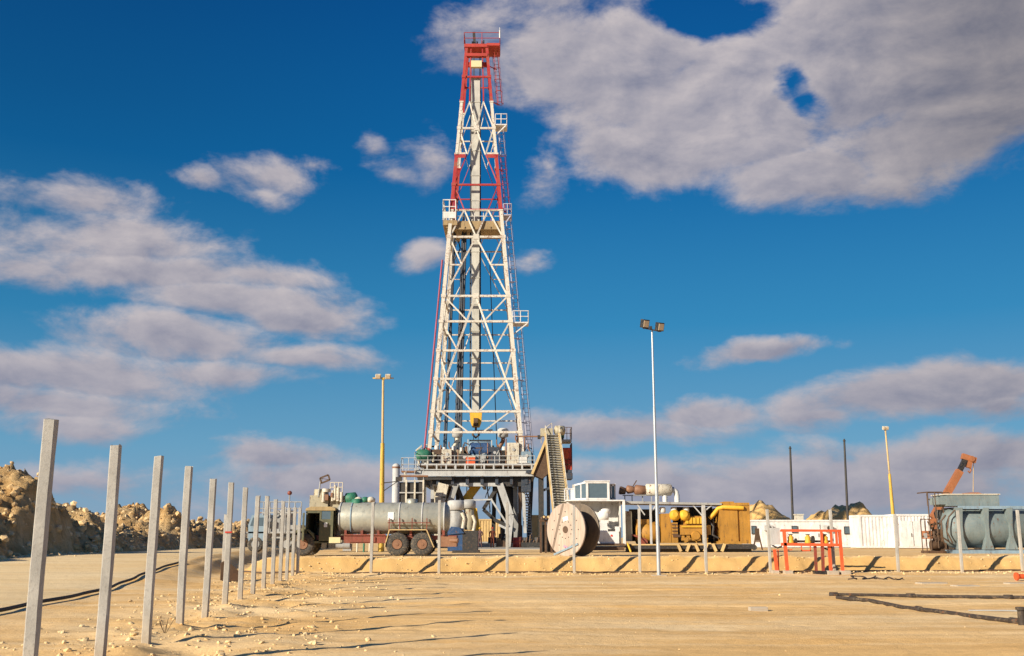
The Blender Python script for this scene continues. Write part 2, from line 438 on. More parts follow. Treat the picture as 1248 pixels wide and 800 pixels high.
def heap_h(X, Y):
    foot = HEAPX + (fbm(Y*.18, Y*0+2, 3, 8)-.5)*2.4 + (Y-50)*(-.03)
    d = foot - X
    wx = (fbm(X*.5, Y*.5, 4, 71, .6)-.5)*2.6; wy = (fbm(X*.5, Y*.5, 4, 81, .6)-.5)*2.6
    z = 1.75*np.clip(d/2.2, 0, 1)**.8*(.8+.5*fbm(X*.25, Y*.25, 3, 41))
    c = np.zeros_like(X) - 1
    for (cx, cy, h, r) in CONES:
        q = np.sqrt((X-cx+wx)**2 + (Y-cy+wy)**2)
        c = np.maximum(c, h*np.clip(1.12 - q/r, 0, 1))
    z = np.maximum(z, c*np.clip(d/1.6, 0, 1))
    endf = sstep(14, 24, Y)
    rg = 1-np.abs(2*fbm(X*.8, Y*.8, 5, 51, .62)-1)
    z = (z + (np.abs(2*fbm(X*.9, Y*.9, 6, 51, .68)-1)-.25)*1.15*np.clip(d/1.5, 0, 1) + (fbm(X*2.6, Y*2.6, 4, 61, .65)-.5)*.9*np.clip(d/1.0, 0, 1))*endf
    return np.where(d < -.3, -.6, np.maximum(z, -.6) + .2*np.clip(d,0,1))
o = grid_mesh('spoil_heap', np.arange(HEAPX-22, HEAPX+3, .2), np.concatenate([np.arange(14, 70, .2), np.arange(70,150,.45)]), heap_h, M['spoil'])
structure(o)
def heap_z(x, y): return float(heap_h(np.array([x]), np.array([y]))[0])
g = MB()
for i in range(6500):
    y = rnd.uniform(18, 120); x = HEAPX - rnd.random()**1.3*11 - (y-50)*.03; r = .05 + .27*rnd.random()**3.2
    z = heap_z(x, y)
    if z < -.2: continue
    rock(g, (x, y, z), r, rnd, .8)
for i in range(260):
    y = rnd.uniform(22, 60); x = HEAPX + rnd.gauss(.4, .7); r = .04 + .2*rnd.random()**3
    rock(g, (x, y, gz(x,y)+.06), r, rnd, .8)
M['spoil_rock'] = sand('spoil rock', (.56,.35,.15), (.74,.51,.26), (.86,.67,.42))
o = g.build('rubble', M['spoil_rock']); o['kind'] = 'stuff'; tag(o, 'broken limestone rubble strewn over the long spoil heap by the road', 'rubble')

# far mounds behind the camp
def mound(name, u0, u1, vtop, Y, seed, depth=9):
    x0, _ = W(u0, 640, Y); x1, _ = W(u1, 640, Y); zt = W(600, vtop, Y)[1]; cx = (x0+x1)/2; w = (x1-x0)/2
    def f(X, Yy):
        d = np.sqrt(((X-cx)/w)**2 + ((Yy-Y)/depth)**2)
        p = np.clip(1-d**1.7, 0, 1)
        return -.2 + zt*p*(.62+.76*fbm(X*.3, Yy*.3, 4, seed, .6)) + (fbm(X*1.1, Yy*1.1, 4, seed+3)-.5)*1.0*np.clip(p*2,0,1)
    o = grid_mesh(name, np.arange(cx-w, cx+w, .45), np.arange(Y-depth, Y+depth, .45), f, M['sand'], keep=lambda X, Yy: ((X-cx)/w)**2 + ((Yy-Y)/depth)**2 < 1.02)
    structure(o); return o
mound('sand_mound', 868, 985, 609, 135, 3)
mound('sand_mound', 950, 1105, 612, 140, 9)
mound('sand_mound', 1195, 1320, 640, 150, 19)
mound('sand_mound', 855, 930, 622, 150, 29)

# ------------------------------------------------------------------ fence posts
def post_mesh(h, seed):
    r = random.Random(seed); m = MB(); w = .062; n = 17; rings = []
    bx, by = r.uniform(-.012,.012), r.uniform(-.012,.012)
    c = .012
    for i in range(n):
        z = -.35 + (h+.35)*i/(n-1); t = i/(n-1)
        ox = bx*math.sin(t*PI) ; oy = by*math.sin(t*PI)
        q = []
        for sx, sy, a, b in ((-1,-1,1,0),(-1,-1,0,1),(-1,1,0,-1),(-1,1,1,0),(1,1,-1,0),(1,1,0,-1),(1,-1,0,1),(1,-1,-1,0)):
            q.append((sx*w + a*c + ox + r.uniform(-.0025,.0025), sy*w + b*c + oy + r.uniform(-.0025,.0025), z + (r.uniform(-.03,.012) if i == n-1 else 0)))
        rings.append(q)
    vs = [p for q in rings for p in q]
    m.add(vs, [(j*8+i, j*8+(i+1)%8, (j+1)*8+(i+1)%8, (j+1)*8+i) for j in range(n-1) for i in range(8)])
    m.add(rings[-1], [tuple(range(8))]); m.add(rings[0], [tuple(range(8))[::-1]])
    return m
ords = ['first and nearest','second','third','fourth','fifth','sixth','seventh','eighth','ninth','tenth','eleventh','twelfth','thirteenth','fourteenth']
side_h = [2.82,2.80,2.86,2.80,2.84,2.78,2.83,2.79,2.82,2.80,2.84,2.80,2.77,2.80]
for k in range(1, 15):
    y = 16.37 + (k-3)*2.71; x = rowX(y)
    o = post_mesh(side_h[k-1] , k).build('fence_post', M['concrete'])
    o.rotation_euler = (random.uniform(-.006,.006), random.uniform(-.006,.006), .10 + random.uniform(-.05,.05))
    extra = ', wrapped with a red strip' if k == 6 else ''
    if k == 14: extra = ', by the truck wheel'
    tag(o, f'{ords[k-1]} grey concrete post of the roadside row{extra}'[:200], 'fence post', 'square concrete posts of the row beside the road', (x, y, gz(x,y)-.0))
    if k == 6:
        t = MB(); t.box((0,0,1.62), (.15,.15,.035)); t.build('tape', M['redtape'], o)
far_u = [452,535,618,700,780,861,939,1017,1095,1173,1247]
far_l = ['in front of the tanker truck chassis','in front of the rear end of the tanker truck','in front of the rig substructure','in front of the cable drum','in front of the generator, left of the tall lamp','in front of the yellow engine, right of the lamp','just left of the orange pipe frame','standing behind the orange pipe frame','in front of the white containers, right of the orange frame','in front of the left end of the blue green tank','cut by the right edge of the photo']
far_top = [612,610,613,616,620,619,621,621,627,622,622]
for i, (u, l) in enumerate(zip(far_u, far_l)):
    x = (u-624)/F*47.3; y = farY(x); x = W(u, 698, y)[0]; y = farY(x)
    zt = W(u, far_top[i], y)[1]; hh = zt - gz(x, y)
    o = post_mesh(hh, 40+i).build('fence_post', M['concrete'])
    o.rotation_euler = (0, random.uniform(-.01,.01), random.uniform(-.1,.1))
    tag(o, 'grey concrete fence post ' + l, 'fence post', 'square concrete posts of the row below the bank', (x, y, gz(x,y)))
x, y = G(273, 672, .25); x, y = W(273, 672, 44)[0], 44
o = post_mesh(W(273,627,44)[1]-road_h(x,y), 77).build('fence_post', M['concrete']); tag(o, 'lone slim concrete post on the far side of the road edge, before the spoil heap', 'fence post', None, (x, y, float(road_h(x,y))))

# hose along road edge and pipe under the bank
m = MB(); pts = []
for i in range(60):
    y = 8 + (47-8)*i/59; x = edgeX(y) - .5 + .05*math.sin(i*.9) + .12*math.sin(i*.23)
    pts.append((x, y, float(road_h(x,y)) + .045))
m.path(pts, .045, 8); tag(m.build('hose', M['pipe']), 'long dark hose lying along the edge of the dirt road', 'hose')
m = MB(); pts = []
for i in range(70):
    x = -12.6 + i*(26.5+12.6)/69; y = farY(x)+1.12 + .05*math.sin(i*.7) + (.5 if i<3 else 0)*(3-i)/3
    pts.append((x, y, gz(x,y)+.035))
m.path(pts, .042, 8); tag(m.build('ground_pipe', M['brown']), 'thin rusty brown pipe lying along the foot of the sand bank', 'pipe')

# tilted rusty board by the post row
bx, by = G(283,704,.15)
t = thing('excavator_bucket', 'rusty brown steel bucket lying tilted on the ground beside the post row', 'bucket', (bx, by, gz(bx,by)+.05), .3); t.scale = (.68,.68,.68)
m = MB(); m.prism([(-.55,.0),(.25,-.02),(.6,.25),(-.35,1.1),(-.62,.95)], -.35, -.31); m.prism([(-.55,.0),(.25,-.02),(.6,.25),(-.35,1.1),(-.62,.95)], .31, .35); m.build('side_plate', M['brown'], t)
m = MB(); m.beam((-.6,-.3,.5),(-.6,.3,.5),.05,.95); m.box((-.15,0,.02),(.8,.62,.04)); m.box((.12,0,.66),(1.25,.62,.03), ry=.72); m.build('shell', M['brown'], t)

# ------------------------------------------------------------------ foreground pipes
def ground_pipe(name, pts, r, mat, lab, joints=()):
    m = MB(); P = []
    for (u, v) in pts:
        x, y = G(u, v, .08); P.append(Vector((x, y, gz(x,y)+r*.8)))
    Q = []
    for a, b in zip(P[:-1], P[1:]):
        for k in range(8): Q.append(a.lerp(b, k/8))
    Q.append(P[-1]); m.path(Q, r, 10)
    t = thing(name, lab, 'pipe', tuple(Q[0])); o = m.build('pipe_body', mat, t); o.location = -Q[0]
    for j in joints:
        k = int(j*(len(Q)-1)); d = (Q[min(k+1,len(Q)-1)]-Q[max(k-1,0)]).normalized()
        mm = MB(); mm.lathe(Q[k]-d*.12, d, [(0,r*1.05),(.01,r*1.45),(.23,r*1.45),(.24,r*1.05)], 12); q = mm.build('coupling', mat, t); q.location = -Q[0]
    return t
ground_pipe('steel_pipe', [(1016,724),(1080,724.5),(1160,725.5),(1252,727),(1330,729)], .046, M['pipe'], 'far straight dark steel pipe lying on the sand, running to the right edge', (.02,.36,.7))
ground_pipe('steel_pipe', [(1020,727),(1060,730),(1100,737),(1140,743),(1190,749),(1252,757),(1320,766)], .048, M['pipe'], 'near dark steel pipe slanting towards the camera across the sand', (.1,.42,.8))
t = thing('pipe_elbow', 'short dark upright pipe stub standing on the slanting pipe at the right edge', 'pipe', (*G(1246,757,.08), gz(*G(1246,757,.08))))
m = MB(); m.tube((0,0,0),(0,0,.32),.075); m.build('stub', M['pipe'], t); m = MB(); m.lathe((0,0,.28),(0,0,1),[(0,.1),(.05,.1)],12); m.build('flange', M['pipe'], t)
m = MB(); a = G(1180,742,.05); b = G(1275,744,.05); m.path([(a[0],a[1],gz(*a)+.02),((a[0]+b[0])/2,(a[1]+b[1])/2+.1,gz((a[0]+b[0])/2,(a[1]+b[1])/2)+.02),(b[0],b[1],gz(*b)+.02)], .014, 6)
tag(m.build('cable', M['galv']), 'thin grey cable lying on the sand between the two dark pipes', 'cable')
for (u,v,w,d,h,l) in ((1135,712,.95,.5,.07,'flat grey concrete slab lying on sand, the left one'),(1176,714,.8,.5,.07,'flat grey concrete slab lying on sand, the right one'),(924,743,.42,.16,.11,'small grey concrete block alone on the open sand'),(1238,712,.7,.4,.07,'flat grey slab under the red valve at the right edge')):
    x, y = G(u, v); m = MB(); m.box((0,0,h/2-.02),(w,d,h), rz=.1); tag(m.build('concrete_block', M['concrete'], None, .012), l, 'concrete block', None, (x, y, gz(x,y)))
x, y = G(1250,708)
t = thing('red_valve', 'red valve lying on a grey slab at the right edge', 'valve', (x, y, gz(x,y)+.05), .1)
m = MB(); m.tube((-.35,0,.12),(.35,0,.12),.09,n=12); m.build('valve_body', M['orange'], t)
for sx in (-.35,.35):
    m = MB(); m.lathe((sx-.03,0,.12),(1,0,0),[(0,.15),(.06,.15)],14); m.build('flange', M['orange'], t)
m = MB(); m.tube((0,0,.12),(0,0,.3),.035); m.lathe((0,0,.28),(0,0,1),[(0,.12),(.03,.12)],12); m.build('handwheel', M['orangedark'], t)
for i,(u,v,r) in enumerate(((163,779,.07),(405,0,0),(950,727,.04),(1133,706,.05),(240,745,.05),(300,770,.04),(735,712,.04))):
    if r == 0: continue
    x, y = G(u, v); m = MB(); rock(m, (0,0,r*.4), r, rnd); tag(m.build('rock', M['rock']), ['brown fist sized rock at the foot of the third near post','','small stone alone on open sand left of the pipes','dark stone by the two flat slabs','stone near the fourth post','stone on the sand right of the near posts','pale stone in front of the cable drum'][i], 'rock', None, (x, y, gz(x,y)))
# dry twig by third post
x, y = G(201,775); m = MB()
for i in range(7):
    a = random.uniform(0,6.28); l = random.uniform(.12,.3); m.path([(0,0,0),(math.cos(a)*l*.3,math.sin(a)*l*.3,l*.6),(math.cos(a)*l*.5,math.sin(a)*l*.5,l)], .004, 4)
tag(m.build('dry_weed', M['brown']), 'small dry weed growing between the third and fourth near posts', 'plant', None, (x,y,gz(x,y)))

# ------------------------------------------------------------------ lamp masts
x, y = G(803, 702); z0 = gz(x,y); zt = W(797, 405, y)[1]
t = thing('lamp_mast', 'tall slim galvanised mast with two black floodlights, nearest of the masts', 'lamp', (x, y, z0))
H = zt - z0
m = MB()
for a, b, ra, rb in ((0,H*.36,.085,.075),(H*.36,H*.68,.064,.058),(H*.68,H,.048,.042)): m.tube((0,0,a),(0,0,b),ra,rb,14)
m.build('pole', M['galv'], t)
m = MB(); m.box((0,0,.01),(.62,.45,.06)); m.build('base_plate', M['concrete'], t)
m = MB(); m.tube((0,0,H),(0,0,H+.12),.03); m.beam((-.42,.0,H+.2),(.36,0,H+.03),.05,.05); m.box((-.06,-.02,H+.2),(.12,.1,.12)); m.build('crossarm', M['dark'], t)
for sx, dz in ((-.32,.38),(.34,.24)):
    hd = MB(); hd.box((sx,-.02,H+dz),(.34,.24,.38), rz=.5, rx=.25); f_ = hd.build('floodlight', M['black'], t, .02)
    g_ = MB(); g_.box((sx+.055,-.02-.12,H+dz-.04),(.26,.03,.29), rz=.5, rx=.25); g_.build('lens', M['lamp'], f_)
    g_ = MB(); g_.box((sx,0,H+dz-.17),(.16,.14,.1)); g_.build('bracket', M['dark'], f_)

def yellow_mast(u, vbase, uh, vh, Y, lab, z0=PAD, wide=True, top_mat='yelpole'):
    x, _ = W(u, vbase, Y); zt = W(uh, vh, Y)[1]; H = zt - z0; dx = W(uh,vh,Y)[0]-x
    t = thing('floodlight_mast', lab, 'lamp', (x, Y, z0), 0)
    m = MB(); m.tube((0,0,0),(dx*.55,0,H*.62),.20,.13,8); m.build('lower_pole', M['yelpole'], t)
    m = MB(); m.tube((dx*.55,0,H*.62),(dx,0,H),.085,.075,8); m.build('upper_pole', M['tan'], t)
    for s in (-1,1):
        m = MB(); m.box((dx+s*(.33 if wide else .14),-.05,H+.15),(.36 if wide else .26,.3,.32), rx=.35); f_ = m.build('floodlight', M['cream'], t, .03)
        m = MB(); m.box((dx+s*(.33 if wide else .14),-.22,H+.10),(.28 if wide else .2,.03,.22), rx=.35); m.build('lens', M['lamp'], f_)
    m = MB(); m.beam((dx-.6*wide-.1,0,H+.05),(dx+.6*wide+.1,0,H+.05),.07); m.box((dx,0,H+.02),(.2,.2,.14)); m.build('crossarm', M['yelpole'], t)
    return t
t = yellow_mast(466, 612, 467, 462, 68, 'yellow stepped mast with two floodlights behind the tanker truck, left of the rig')
m = MB(); z = W(470,600,68)[1]-PAD; m.beam((.1,0,z+.6),(1.0,0,z+.7),.06); m.beam((.1,0,z+.1),(.9,0,z+.65),.05); m.box((1.05,0,z+.85),(.4,.3,.25)); m.build('bracket', M['dark'], t)
yellow_mast(1090, 640, 1079, 524, 96, 'yellow stepped floodlight mast rising behind the white containers', wide=False)
for u0, u1, v1, l in ((966,963,547,'thin dark pole behind the white cabin, left of the pair'),(1033,1029,538,'taller thin dark pole right of its twin, before the sand mound')):
    Y = 104; x = W(u0,640,Y)[0]; x1, z1 = W(u1,v1,Y); m = MB(); m.tube((0,0,0),(x1-x,0,z1-PAD),.14,.10,8)
    t = thing('pole', l, 'pole', (x,Y,PAD)); m.build('shaft', M['dark'], t); m = MB(); m.tube((x1-x,0,z1-PAD),(x1-x,0,z1-PAD+.25),.16,.05,8); m.build('cap', M['dark'], t)

# ------------------------------------------------------------------ derrick
YF = 95.0; DEP = 8.6
FLOORZ = W(580, 568, YF)[1]
xb0, _ = W(521.3, 568, YF); xb1, _ = W(637.6, 568, YF)
CB = (xb0+xb1)/2; WB = xb1-xb0
ZT = W(580, 57, YF+3.2)[1]
xt0 = W(568.6, 57, YF+3.2)[0]; xt1 = W(593.2, 57, YF+3.2)[0]
CT = (xt0+xt1)/2; WT = xt1-xt0
YC = YF + WB/2
def corner(z, sx, sy):
    t = (z-FLOORZ)/(ZT-FLOORZ); w = WB + (WT-WB)*t; c = CB + (CT-CB)*t
    return Vector((c + sx*w/2, YC + sy*w/2, z))
def zlev(v):
    z = 20.
    for _ in range(30):
        y = corner(z,0,-1).y; z = W(580, v, y)[1]
    return z
VL = [568,527,501.7,462,427.5,392,361,323,289,256,225.5,189,156.6,124,94,57]
Z = {v: zlev(v) for v in VL}
BZ = (Z[256], Z[189], Z[124])
M['band'] = banded()
D = thing('derrick', 'tall tapering lattice derrick in white with red bands, standing on the rig floor', 'derrick', (CB, YC, FLOORZ))
D0 = Vector((CB, YC, FLOORZ))
def dbuild(m, name, mat, parent=None, **k):
    o = m.build(name, mat, parent or D, **k)
    for v in o.data.vertices: v.co -= D0
    return o
for sx in (-1,1):
    for sy in (-1,1):
        m = MB()
        for a, b in zip(VL[:-1], VL[1:]):
            w = .37 if Z[a] < Z[289] else .33
            if Z[a] >= Z[189]: w = .29
            m.beam(corner(Z[a],sx,sy), corner(Z[b],sx,sy), w, w)
            p = corner(Z[b],sx,sy); 
            if b not in (57,323): m.box(p, (w+.11, w+.11, .3))
        dbuild(m, 'leg', M['band'])
        m = MB(); p = corner(FLOORZ,sx,sy); m.box(p+Vector((0,0,.12)), (1.1,1.1,.24)); m.box(p+Vector((0,0,.5)), (.7,.7,.6)); dbuild(m, 'foot', M['white'])
def face(i, t, z):
    """point on face i at fraction t across, height z"""
    cs = [(-1,-1),(1,-1),(1,1),(-1,1)]; a = corner(z,*cs[i]); b = corner(z,*cs[(i+1)%4]); return a.lerp(b, t)
def seg(i, m, t0, v0, t1, v1, w): m.beam(face(i,t0,Z[v0]), face(i,t1,Z[v1]), w, w)
def frac_on_diag(v, va, vb): return (Z[va]-Z[v])/(Z[va]-Z[vb])
for i in range(4):
    gs = [527,501.7,462,427.5,392,361,289,225.5,156.6,94] + [256]
    for v in gs:
        if i == 2 and v in (527,): continue
        w = (.20 if v > 280 else .18)*(1,.8,.6,.8)[i]
        m = MB(); m.beam(face(i,0.02,Z[v]), face(i,.98,Z[v]), w, w); dbuild(m, 'girt', M['band'])
    thin = (.15,.11,.07,.11)[i]
    def brace(*segs):
        m = MB()
        for s in segs: m.beam(face(i,s[0],Z[s[1]]), face(i,s[2],Z[s[3]]), s[4]*thin/.19, s[4]*thin/.19)
        dbuild(m, 'brace', M['band'])
    k1 = lambda v: .5*(1-frac_on_diag(v,361,501.7))   # main K brace from centre@361 to the feet@501
    for s in (0,1):
        f = (lambda t: t) if s == 0 else (lambda t: 1-t)
        brace((f(.5),361,f(0.01),501.7,.22))
        if i != 2:
            brace((f(0.01),361,f(k1(392)),392,.17), (f(.01),392,f(k1(427.5)),427.5,.17), (f(.01),427.5,f(k1(462)),462,.17))
            brace((f(.10),462,f(.46),501.7,.19)); brace((f(.10),501.7,f(.42),527,.17))
        brace((f(.5),289,f(.01),361,.20)); 
        k2 = .5*(1-frac_on_diag(323,289,361))
        brace((f(.01),289,f(k2),323,.16), (f(.01),323,f(k2),323,.18))
        brace((f(.5),289,f(.26),256,.18)); brace((f(.01),289,f(.26),256,.18))
        brace((f(.01),225.5,f(.26),256,.13), (f(.01),225.5,f(.26),189,.13))
        brace((f(.5),156.6,f(.27),189,.16)); brace((f(.01),156.6,f(.27),189,.16))
        brace((f(.5),156.6,f(.27),124,.15)); brace((f(.01),156.6,f(.27),124,.15))
        if i in (0,2): brace((f(.27),124,f(.25),94,.15), (f(.25),94,f(.22),57,.14))
# gusset plates on the front
for v in (361,289,156.6): p = face(0,.5,Z[v]); m = MB(); m.box(p+Vector((0,-.14,0)), (.55,.04,.5)); dbuild(m, 'gusset_plate', M['band'])
for v, t in ((189,.04),(189,.96)): p = face(0,t,Z[v]); m = MB(); m.box(p+Vector((.3 if t<.5 else -.3,-.2,-.1)), (.9,.04,.55)); dbuild(m, 'gusset_plate', M['band'])
# central guide column
ct = lambda z: Vector((CB+(CT-CB)*(z-FLOORZ)/(ZT-FLOORZ), YC, z))
zb = zlev(500); zt = zlev(94)
m = MB(); N = 13
for k in range(N):
    a = zb + (zt-zb)*k/N; b = zb + (zt-zb)*(k+1)/N
    fo = lambda z_: Vector((-.10, -(1.6 if z_ < Z[361] else 1.6-(z_-Z[361])/(zt-Z[361])*.75), 0))
    c0 = ct(a)+fo(a); c1 = ct(b-.06)+fo(b-.06); ww = .66+.24*k/N
    m.beam(c0, c1, ww, .5); m.beam(c1, c1+Vector((0,0,.08)), ww+.12, .6)
dbuild(m, 'guide_column', M['beige2'] if 'beige2' in M else M['cream'])
for dx in (-.52,.42):
    m = MB(); m.beam(ct(zb)+Vector((-.12+dx,-.35,0)), ct(zt)+Vector((-.12+dx,0.45,0)), .16, .16); dbuild(m, 'guide_rail', M['darkblue'])
# crown
cz = ZT
m = MB(); c = ct(cz)
m.box(c+Vector((0,0,.1)), (WT+.5,WT+.5,.35)); m.b2(c.x+WT/2, c.x+WT/2+1.35, c.y-1.4, c.y+1.2, cz+.02, cz+.30)
m.box(c+Vector((0,-WT/2-.18,-.95)), (WT+.2,.22,.32)); m.box(c+Vector((0,WT/2+.1,-.9)), (WT+.2,.25,.5))
dbuild(m, 'crown_platform', M['red'])
m = MB()
for a in (-.5,0,.5): m.lathe(c+Vector((a-.06,.3,.75)), (1,0,0), [(0,.55),(.03,.6),(.05,.5),(.09,.5),(.11,.6),(.14,.55)], 20)
dbuild(m, 'crown_sheave', M['dark'])
m = MB(); e = WT/2+.25
P = [c+Vector((-e,-e,.27)), c+Vector((e+1.1,-e,.27)), c+Vector((e+1.1,e,.27)), c+Vector((-e,e,.27))]
for a, b in zip(P, P[1:]+P[:1]): m.rail(a, b, 1.25, r=.035)
dbuild(m, 'crown_railing', M['red'])
m = MB(); m.b2(c.x-.55,c.x+.55,c.y-1.5,c.y-1.1,cz-2.4,cz-1.7); dbuild(m, 'crown_light_box', M['plate'])
m = MB(); m.beam(c+Vector((-.2,0,.3)), c+Vector((-.35,0,2.2)), .28,.3); m.beam(c+Vector((.7,0,.3)), c+Vector((.7,0,1.3)),.15,.15); dbuild(m, 'crown_post', M['dark'])
m = MB(); q = c+Vector((e+1.1,-e,1.5)); m.tube(q+Vector((0,0,-.6)), q+Vector((0,0,.25)), .07); m.tube(q+Vector((0,0,.25)), q+Vector((0,0,.6)), .03); dbuild(m, 'antenna', M['white'])
# monkey board
z1 = zlev(268); c = ct(z1); hw = (WB+(WT-WB)*(z1-FLOORZ)/(ZT-FLOORZ))/2
XL = W(540,270,YC-hw)[0]; XR = W(611,270,YC-hw)[0]
m = MB(); m.b2(XL, XR, c.y-hw+.35, c.y+hw-.2, z1-.55, z1-.15); m.b2(XL, XL+1.4, c.y-hw-.2, c.y+hw+.6, z1-.6, z1-.12)
for k in range(7): m.beam((XL+.4+k*.85, c.y+hw, z1-.3), (XL+.4+k*.85, c.y-hw, z1-.75), .12,.14)
m.b2(XL+1.3, XR, c.y-hw+.1, c.y-hw+.35, z1-.95, z1-.1)
dbuild(m, 'monkey_board', M['ochre'])
m = MB(); ztop = 1.7
m.rail((XL,c.y-hw-.2,z1-.12),(XL+1.25,c.y-hw-.2,z1-.12), 2.1, 2, .055, mids=2); m.rail((XL,c.y-hw-.2,z1-.12),(XL,c.y+hw+.6,z1-.12), 2.1, 4, .055, mids=2)
m.b2(XL, XL+1.2, c.y-hw-.24, c.y-hw-.2, z1+.1, z1+.75)
dbuild(m, 'board_cage', M['white'])
m = MB(); m.rail((XL+1.3,c.y-hw+.3,z1-.1),(XR,c.y-hw+.3,z1-.1), 1.1, 5, .04); m.rail((XL+1.3,c.y+hw-.3,z1-.1),(XR,c.y+hw-.3,z1-.1), 1.1, 5, .04); dbuild(m, 'board_railing', M['white'])
# ladder with cage up the right side
def ladder_off(z): return corner(z,1,-1) + Vector((.75,.9,0))
def ladder(v0, v1, mat, off=0):
    za, zb_ = zlev(v0), zlev(v1); m = MB()
    a = ladder_off(za)+Vector((off,0,0)); b = ladder_off(zb_)+Vector((off,0,0))
    for s in (-.22,.22): m.beam(a+Vector((s,0,0)), b+Vector((s,0,0)), .07,.07)
    n = int((b-a).length/.42)
    for k in range(n):
        p = a.lerp(b, k/n); m.tube(p+Vector((-.22,0,0)), p+Vector((.22,0,0)), .022, n=5)
    n = int((b-a).length/1.25); ring = []
    for k in range(n+1):
        p = a.lerp(b, k/n); q = [p+Vector((.36*math.cos(t), -.36+.0-.36*math.sin(t)+.1, 0)) for t in [PI*j/6-.2 for j in range(9)]]
        ring.append(q)
        for u_, w_ in zip(q[:-1], q[1:]): m.beam(u_, w_, .05,.03)
    for j in (0,2,4,6,8):
        for k in range(n): m.beam(ring[k][j], ring[k+1][j], .03,.03)
    for k in range(0, n+1, 3):
        p = a.lerp(b, k/n); cc = corner(p.z,1,-1); m.beam(p, cc, .08,.08)
    dbuild(m, 'ladder', mat)
ladder(568, 395, M['lilac']); ladder(392, 262, M['lilac'], -.1); ladder(256, 189, M['red'], -.1); ladder(187, 155, M['lilac'], -.05); ladder(124, 52, M['red'], .1)
for v, w, mt in ((393,1.7,'white'),(152,1.35,'white'),(262,1.0,'lilac')):
    z1 = zlev(v); p = corner(z1,1,-1); m = MB(); m.b2(p.x-.1,p.x+w,p.y-.1,p.y+1.7,z1-.08,z1+.02); m.beam(p+Vector((.1,0,-1.3)), p+Vector((w-.1,0,-.1)), .1,.1); dbuild(m, 'ladder_landing', M[mt])
    m = MB(); m.rail((p.x+.2,p.y-.1,z1),(p.x+w,p.y-.1,z1),1.1,2,.045); m.rail((p.x+w,p.y-.1,z1),(p.x+w,p.y+1.7,z1),1.1,2,.045); dbuild(m, 'landing_railing', M[mt])
# kelly hose / standpipe
m = MB(); pts = [corner(zlev(v),-1,-1)+Vector((-.42,-.3,0)) for v in (318,360,430,500,545)] + [corner(FLOORZ+.8,-1,-1)+Vector((-.5,-.5,0))]
m.path(pts, .085, 8); dbuild(m, 'standpipe', M['pinkpipe'] if 'pinkpipe' in M else M['redbox'])
m = MB(); pts = [ct(zlev(v))+Vector(d) for v, d in ((289,(-2.1,-1.5,0)),(292,(-1.75,-1.7,0)),(300,(-1.6,-1.8,0)),(306,(-1.8,-1.8,0)),(312,(-2.2,-1.6,0)))]
m.path(pts, .07, 8); dbuild(m, 'hose_loop', M['black'])
# travelling block, hook and lines (a thing of its own)
zt_, zb2 = zlev(501), zlev(524); c = ct(zt_)+Vector((-.05,-1.6,0))
TB = thing('travelling_block', 'yellow travelling block with hook hanging in the middle of the derrick', 'hoist block', tuple(c))
hh = zt_-zb2; m = MB(); m.prism([(-.58,.1),(.58,.1),(.52,-hh*.45),(.34,-hh*.72),(-.34,-hh*.72),(-.52,-hh*.45)], -.4, .4); m.build('housing', M['amber'], TB)
m = MB(); m.lathe((-.2,-.42,-hh*.45),(1,0,0),[(0,.36),(.4,.36)],16); m.box((0,-.42,-hh*.62),(.5,.06,.3)); m.build('sheave', M['brown'], TB)
m = MB(); m.path([(0,0,-hh*.72),(0,0,-hh*.86),(.2,0,-hh),(.32,0,-hh*1.12),(0,0,-hh*1.28),(-.3,0,-hh*1.12),(-.25,0,-hh)], .11, 8); m.build('hook', M['brown'], TB)
m = MB(); m.tube((-.3,0,-hh*.95),(1.4,0,-hh*.9),.12); m.box((1.45,0,-hh*.92),(.3,.3,.3)); m.build('elevator', M['lightgrey'], TB)
c2 = ct(ZT)
for dx in (-.42,-.30,.30,.42):
    m = MB(); m.tube((dx,1.2,0), (c2.x-c.x+dx*.9, c2.y-c.y, ZT-c.z), .03, n=5); m.build('drilling_line', M['dark'], TB)
for dx, l in ((-.2,1),(.25,1)):
    m = MB(); m.tube((dx,-.3,-hh*1.1),(dx*1.1,-.3,-(zt_-FLOORZ)),.03,n=5); m.build('tugger_line', M['dark'], TB)
# racked drill pipe stands
for i in range(7):
    zt2 = zlev(252 if i%2 else 262); xx = CB - 2.55 + i*.16 + (.7 if i < 2 else 0)*-1; m = MB()
    yy = YC-.6 + (i%3)*.5
    a = Vector((xx, yy, FLOORZ+.05)); b = Vector((CT-1.55+i*.1 if i>=2 else CT-2.1+i*.1, yy+.3, zt2)); d = (b-a)
    m.tube((0,0,0), d, .085, .085, 8)
    for k in range(1,4): p = d*(k/4+.01); m.tube(p, p+d.normalized()*.35, .12, n=8)
    tag(m.build('drill_pipe', M['darkblue']), 'dark drill pipe stand racked upright inside the left of the derrick', 'drill pipe', 'drill pipe stands racked in the derrick', tuple(a))
m = MB(); x_ = CB+2.0; m.tube((0,0,0),(-.9,0,zlev(300)-FLOORZ),.05,n=6); tag(m.build('wire_rope', M['dark']), 'thin dark wire rope down the right inside of the derrick', 'rope', None, (x_,YC,FLOORZ))

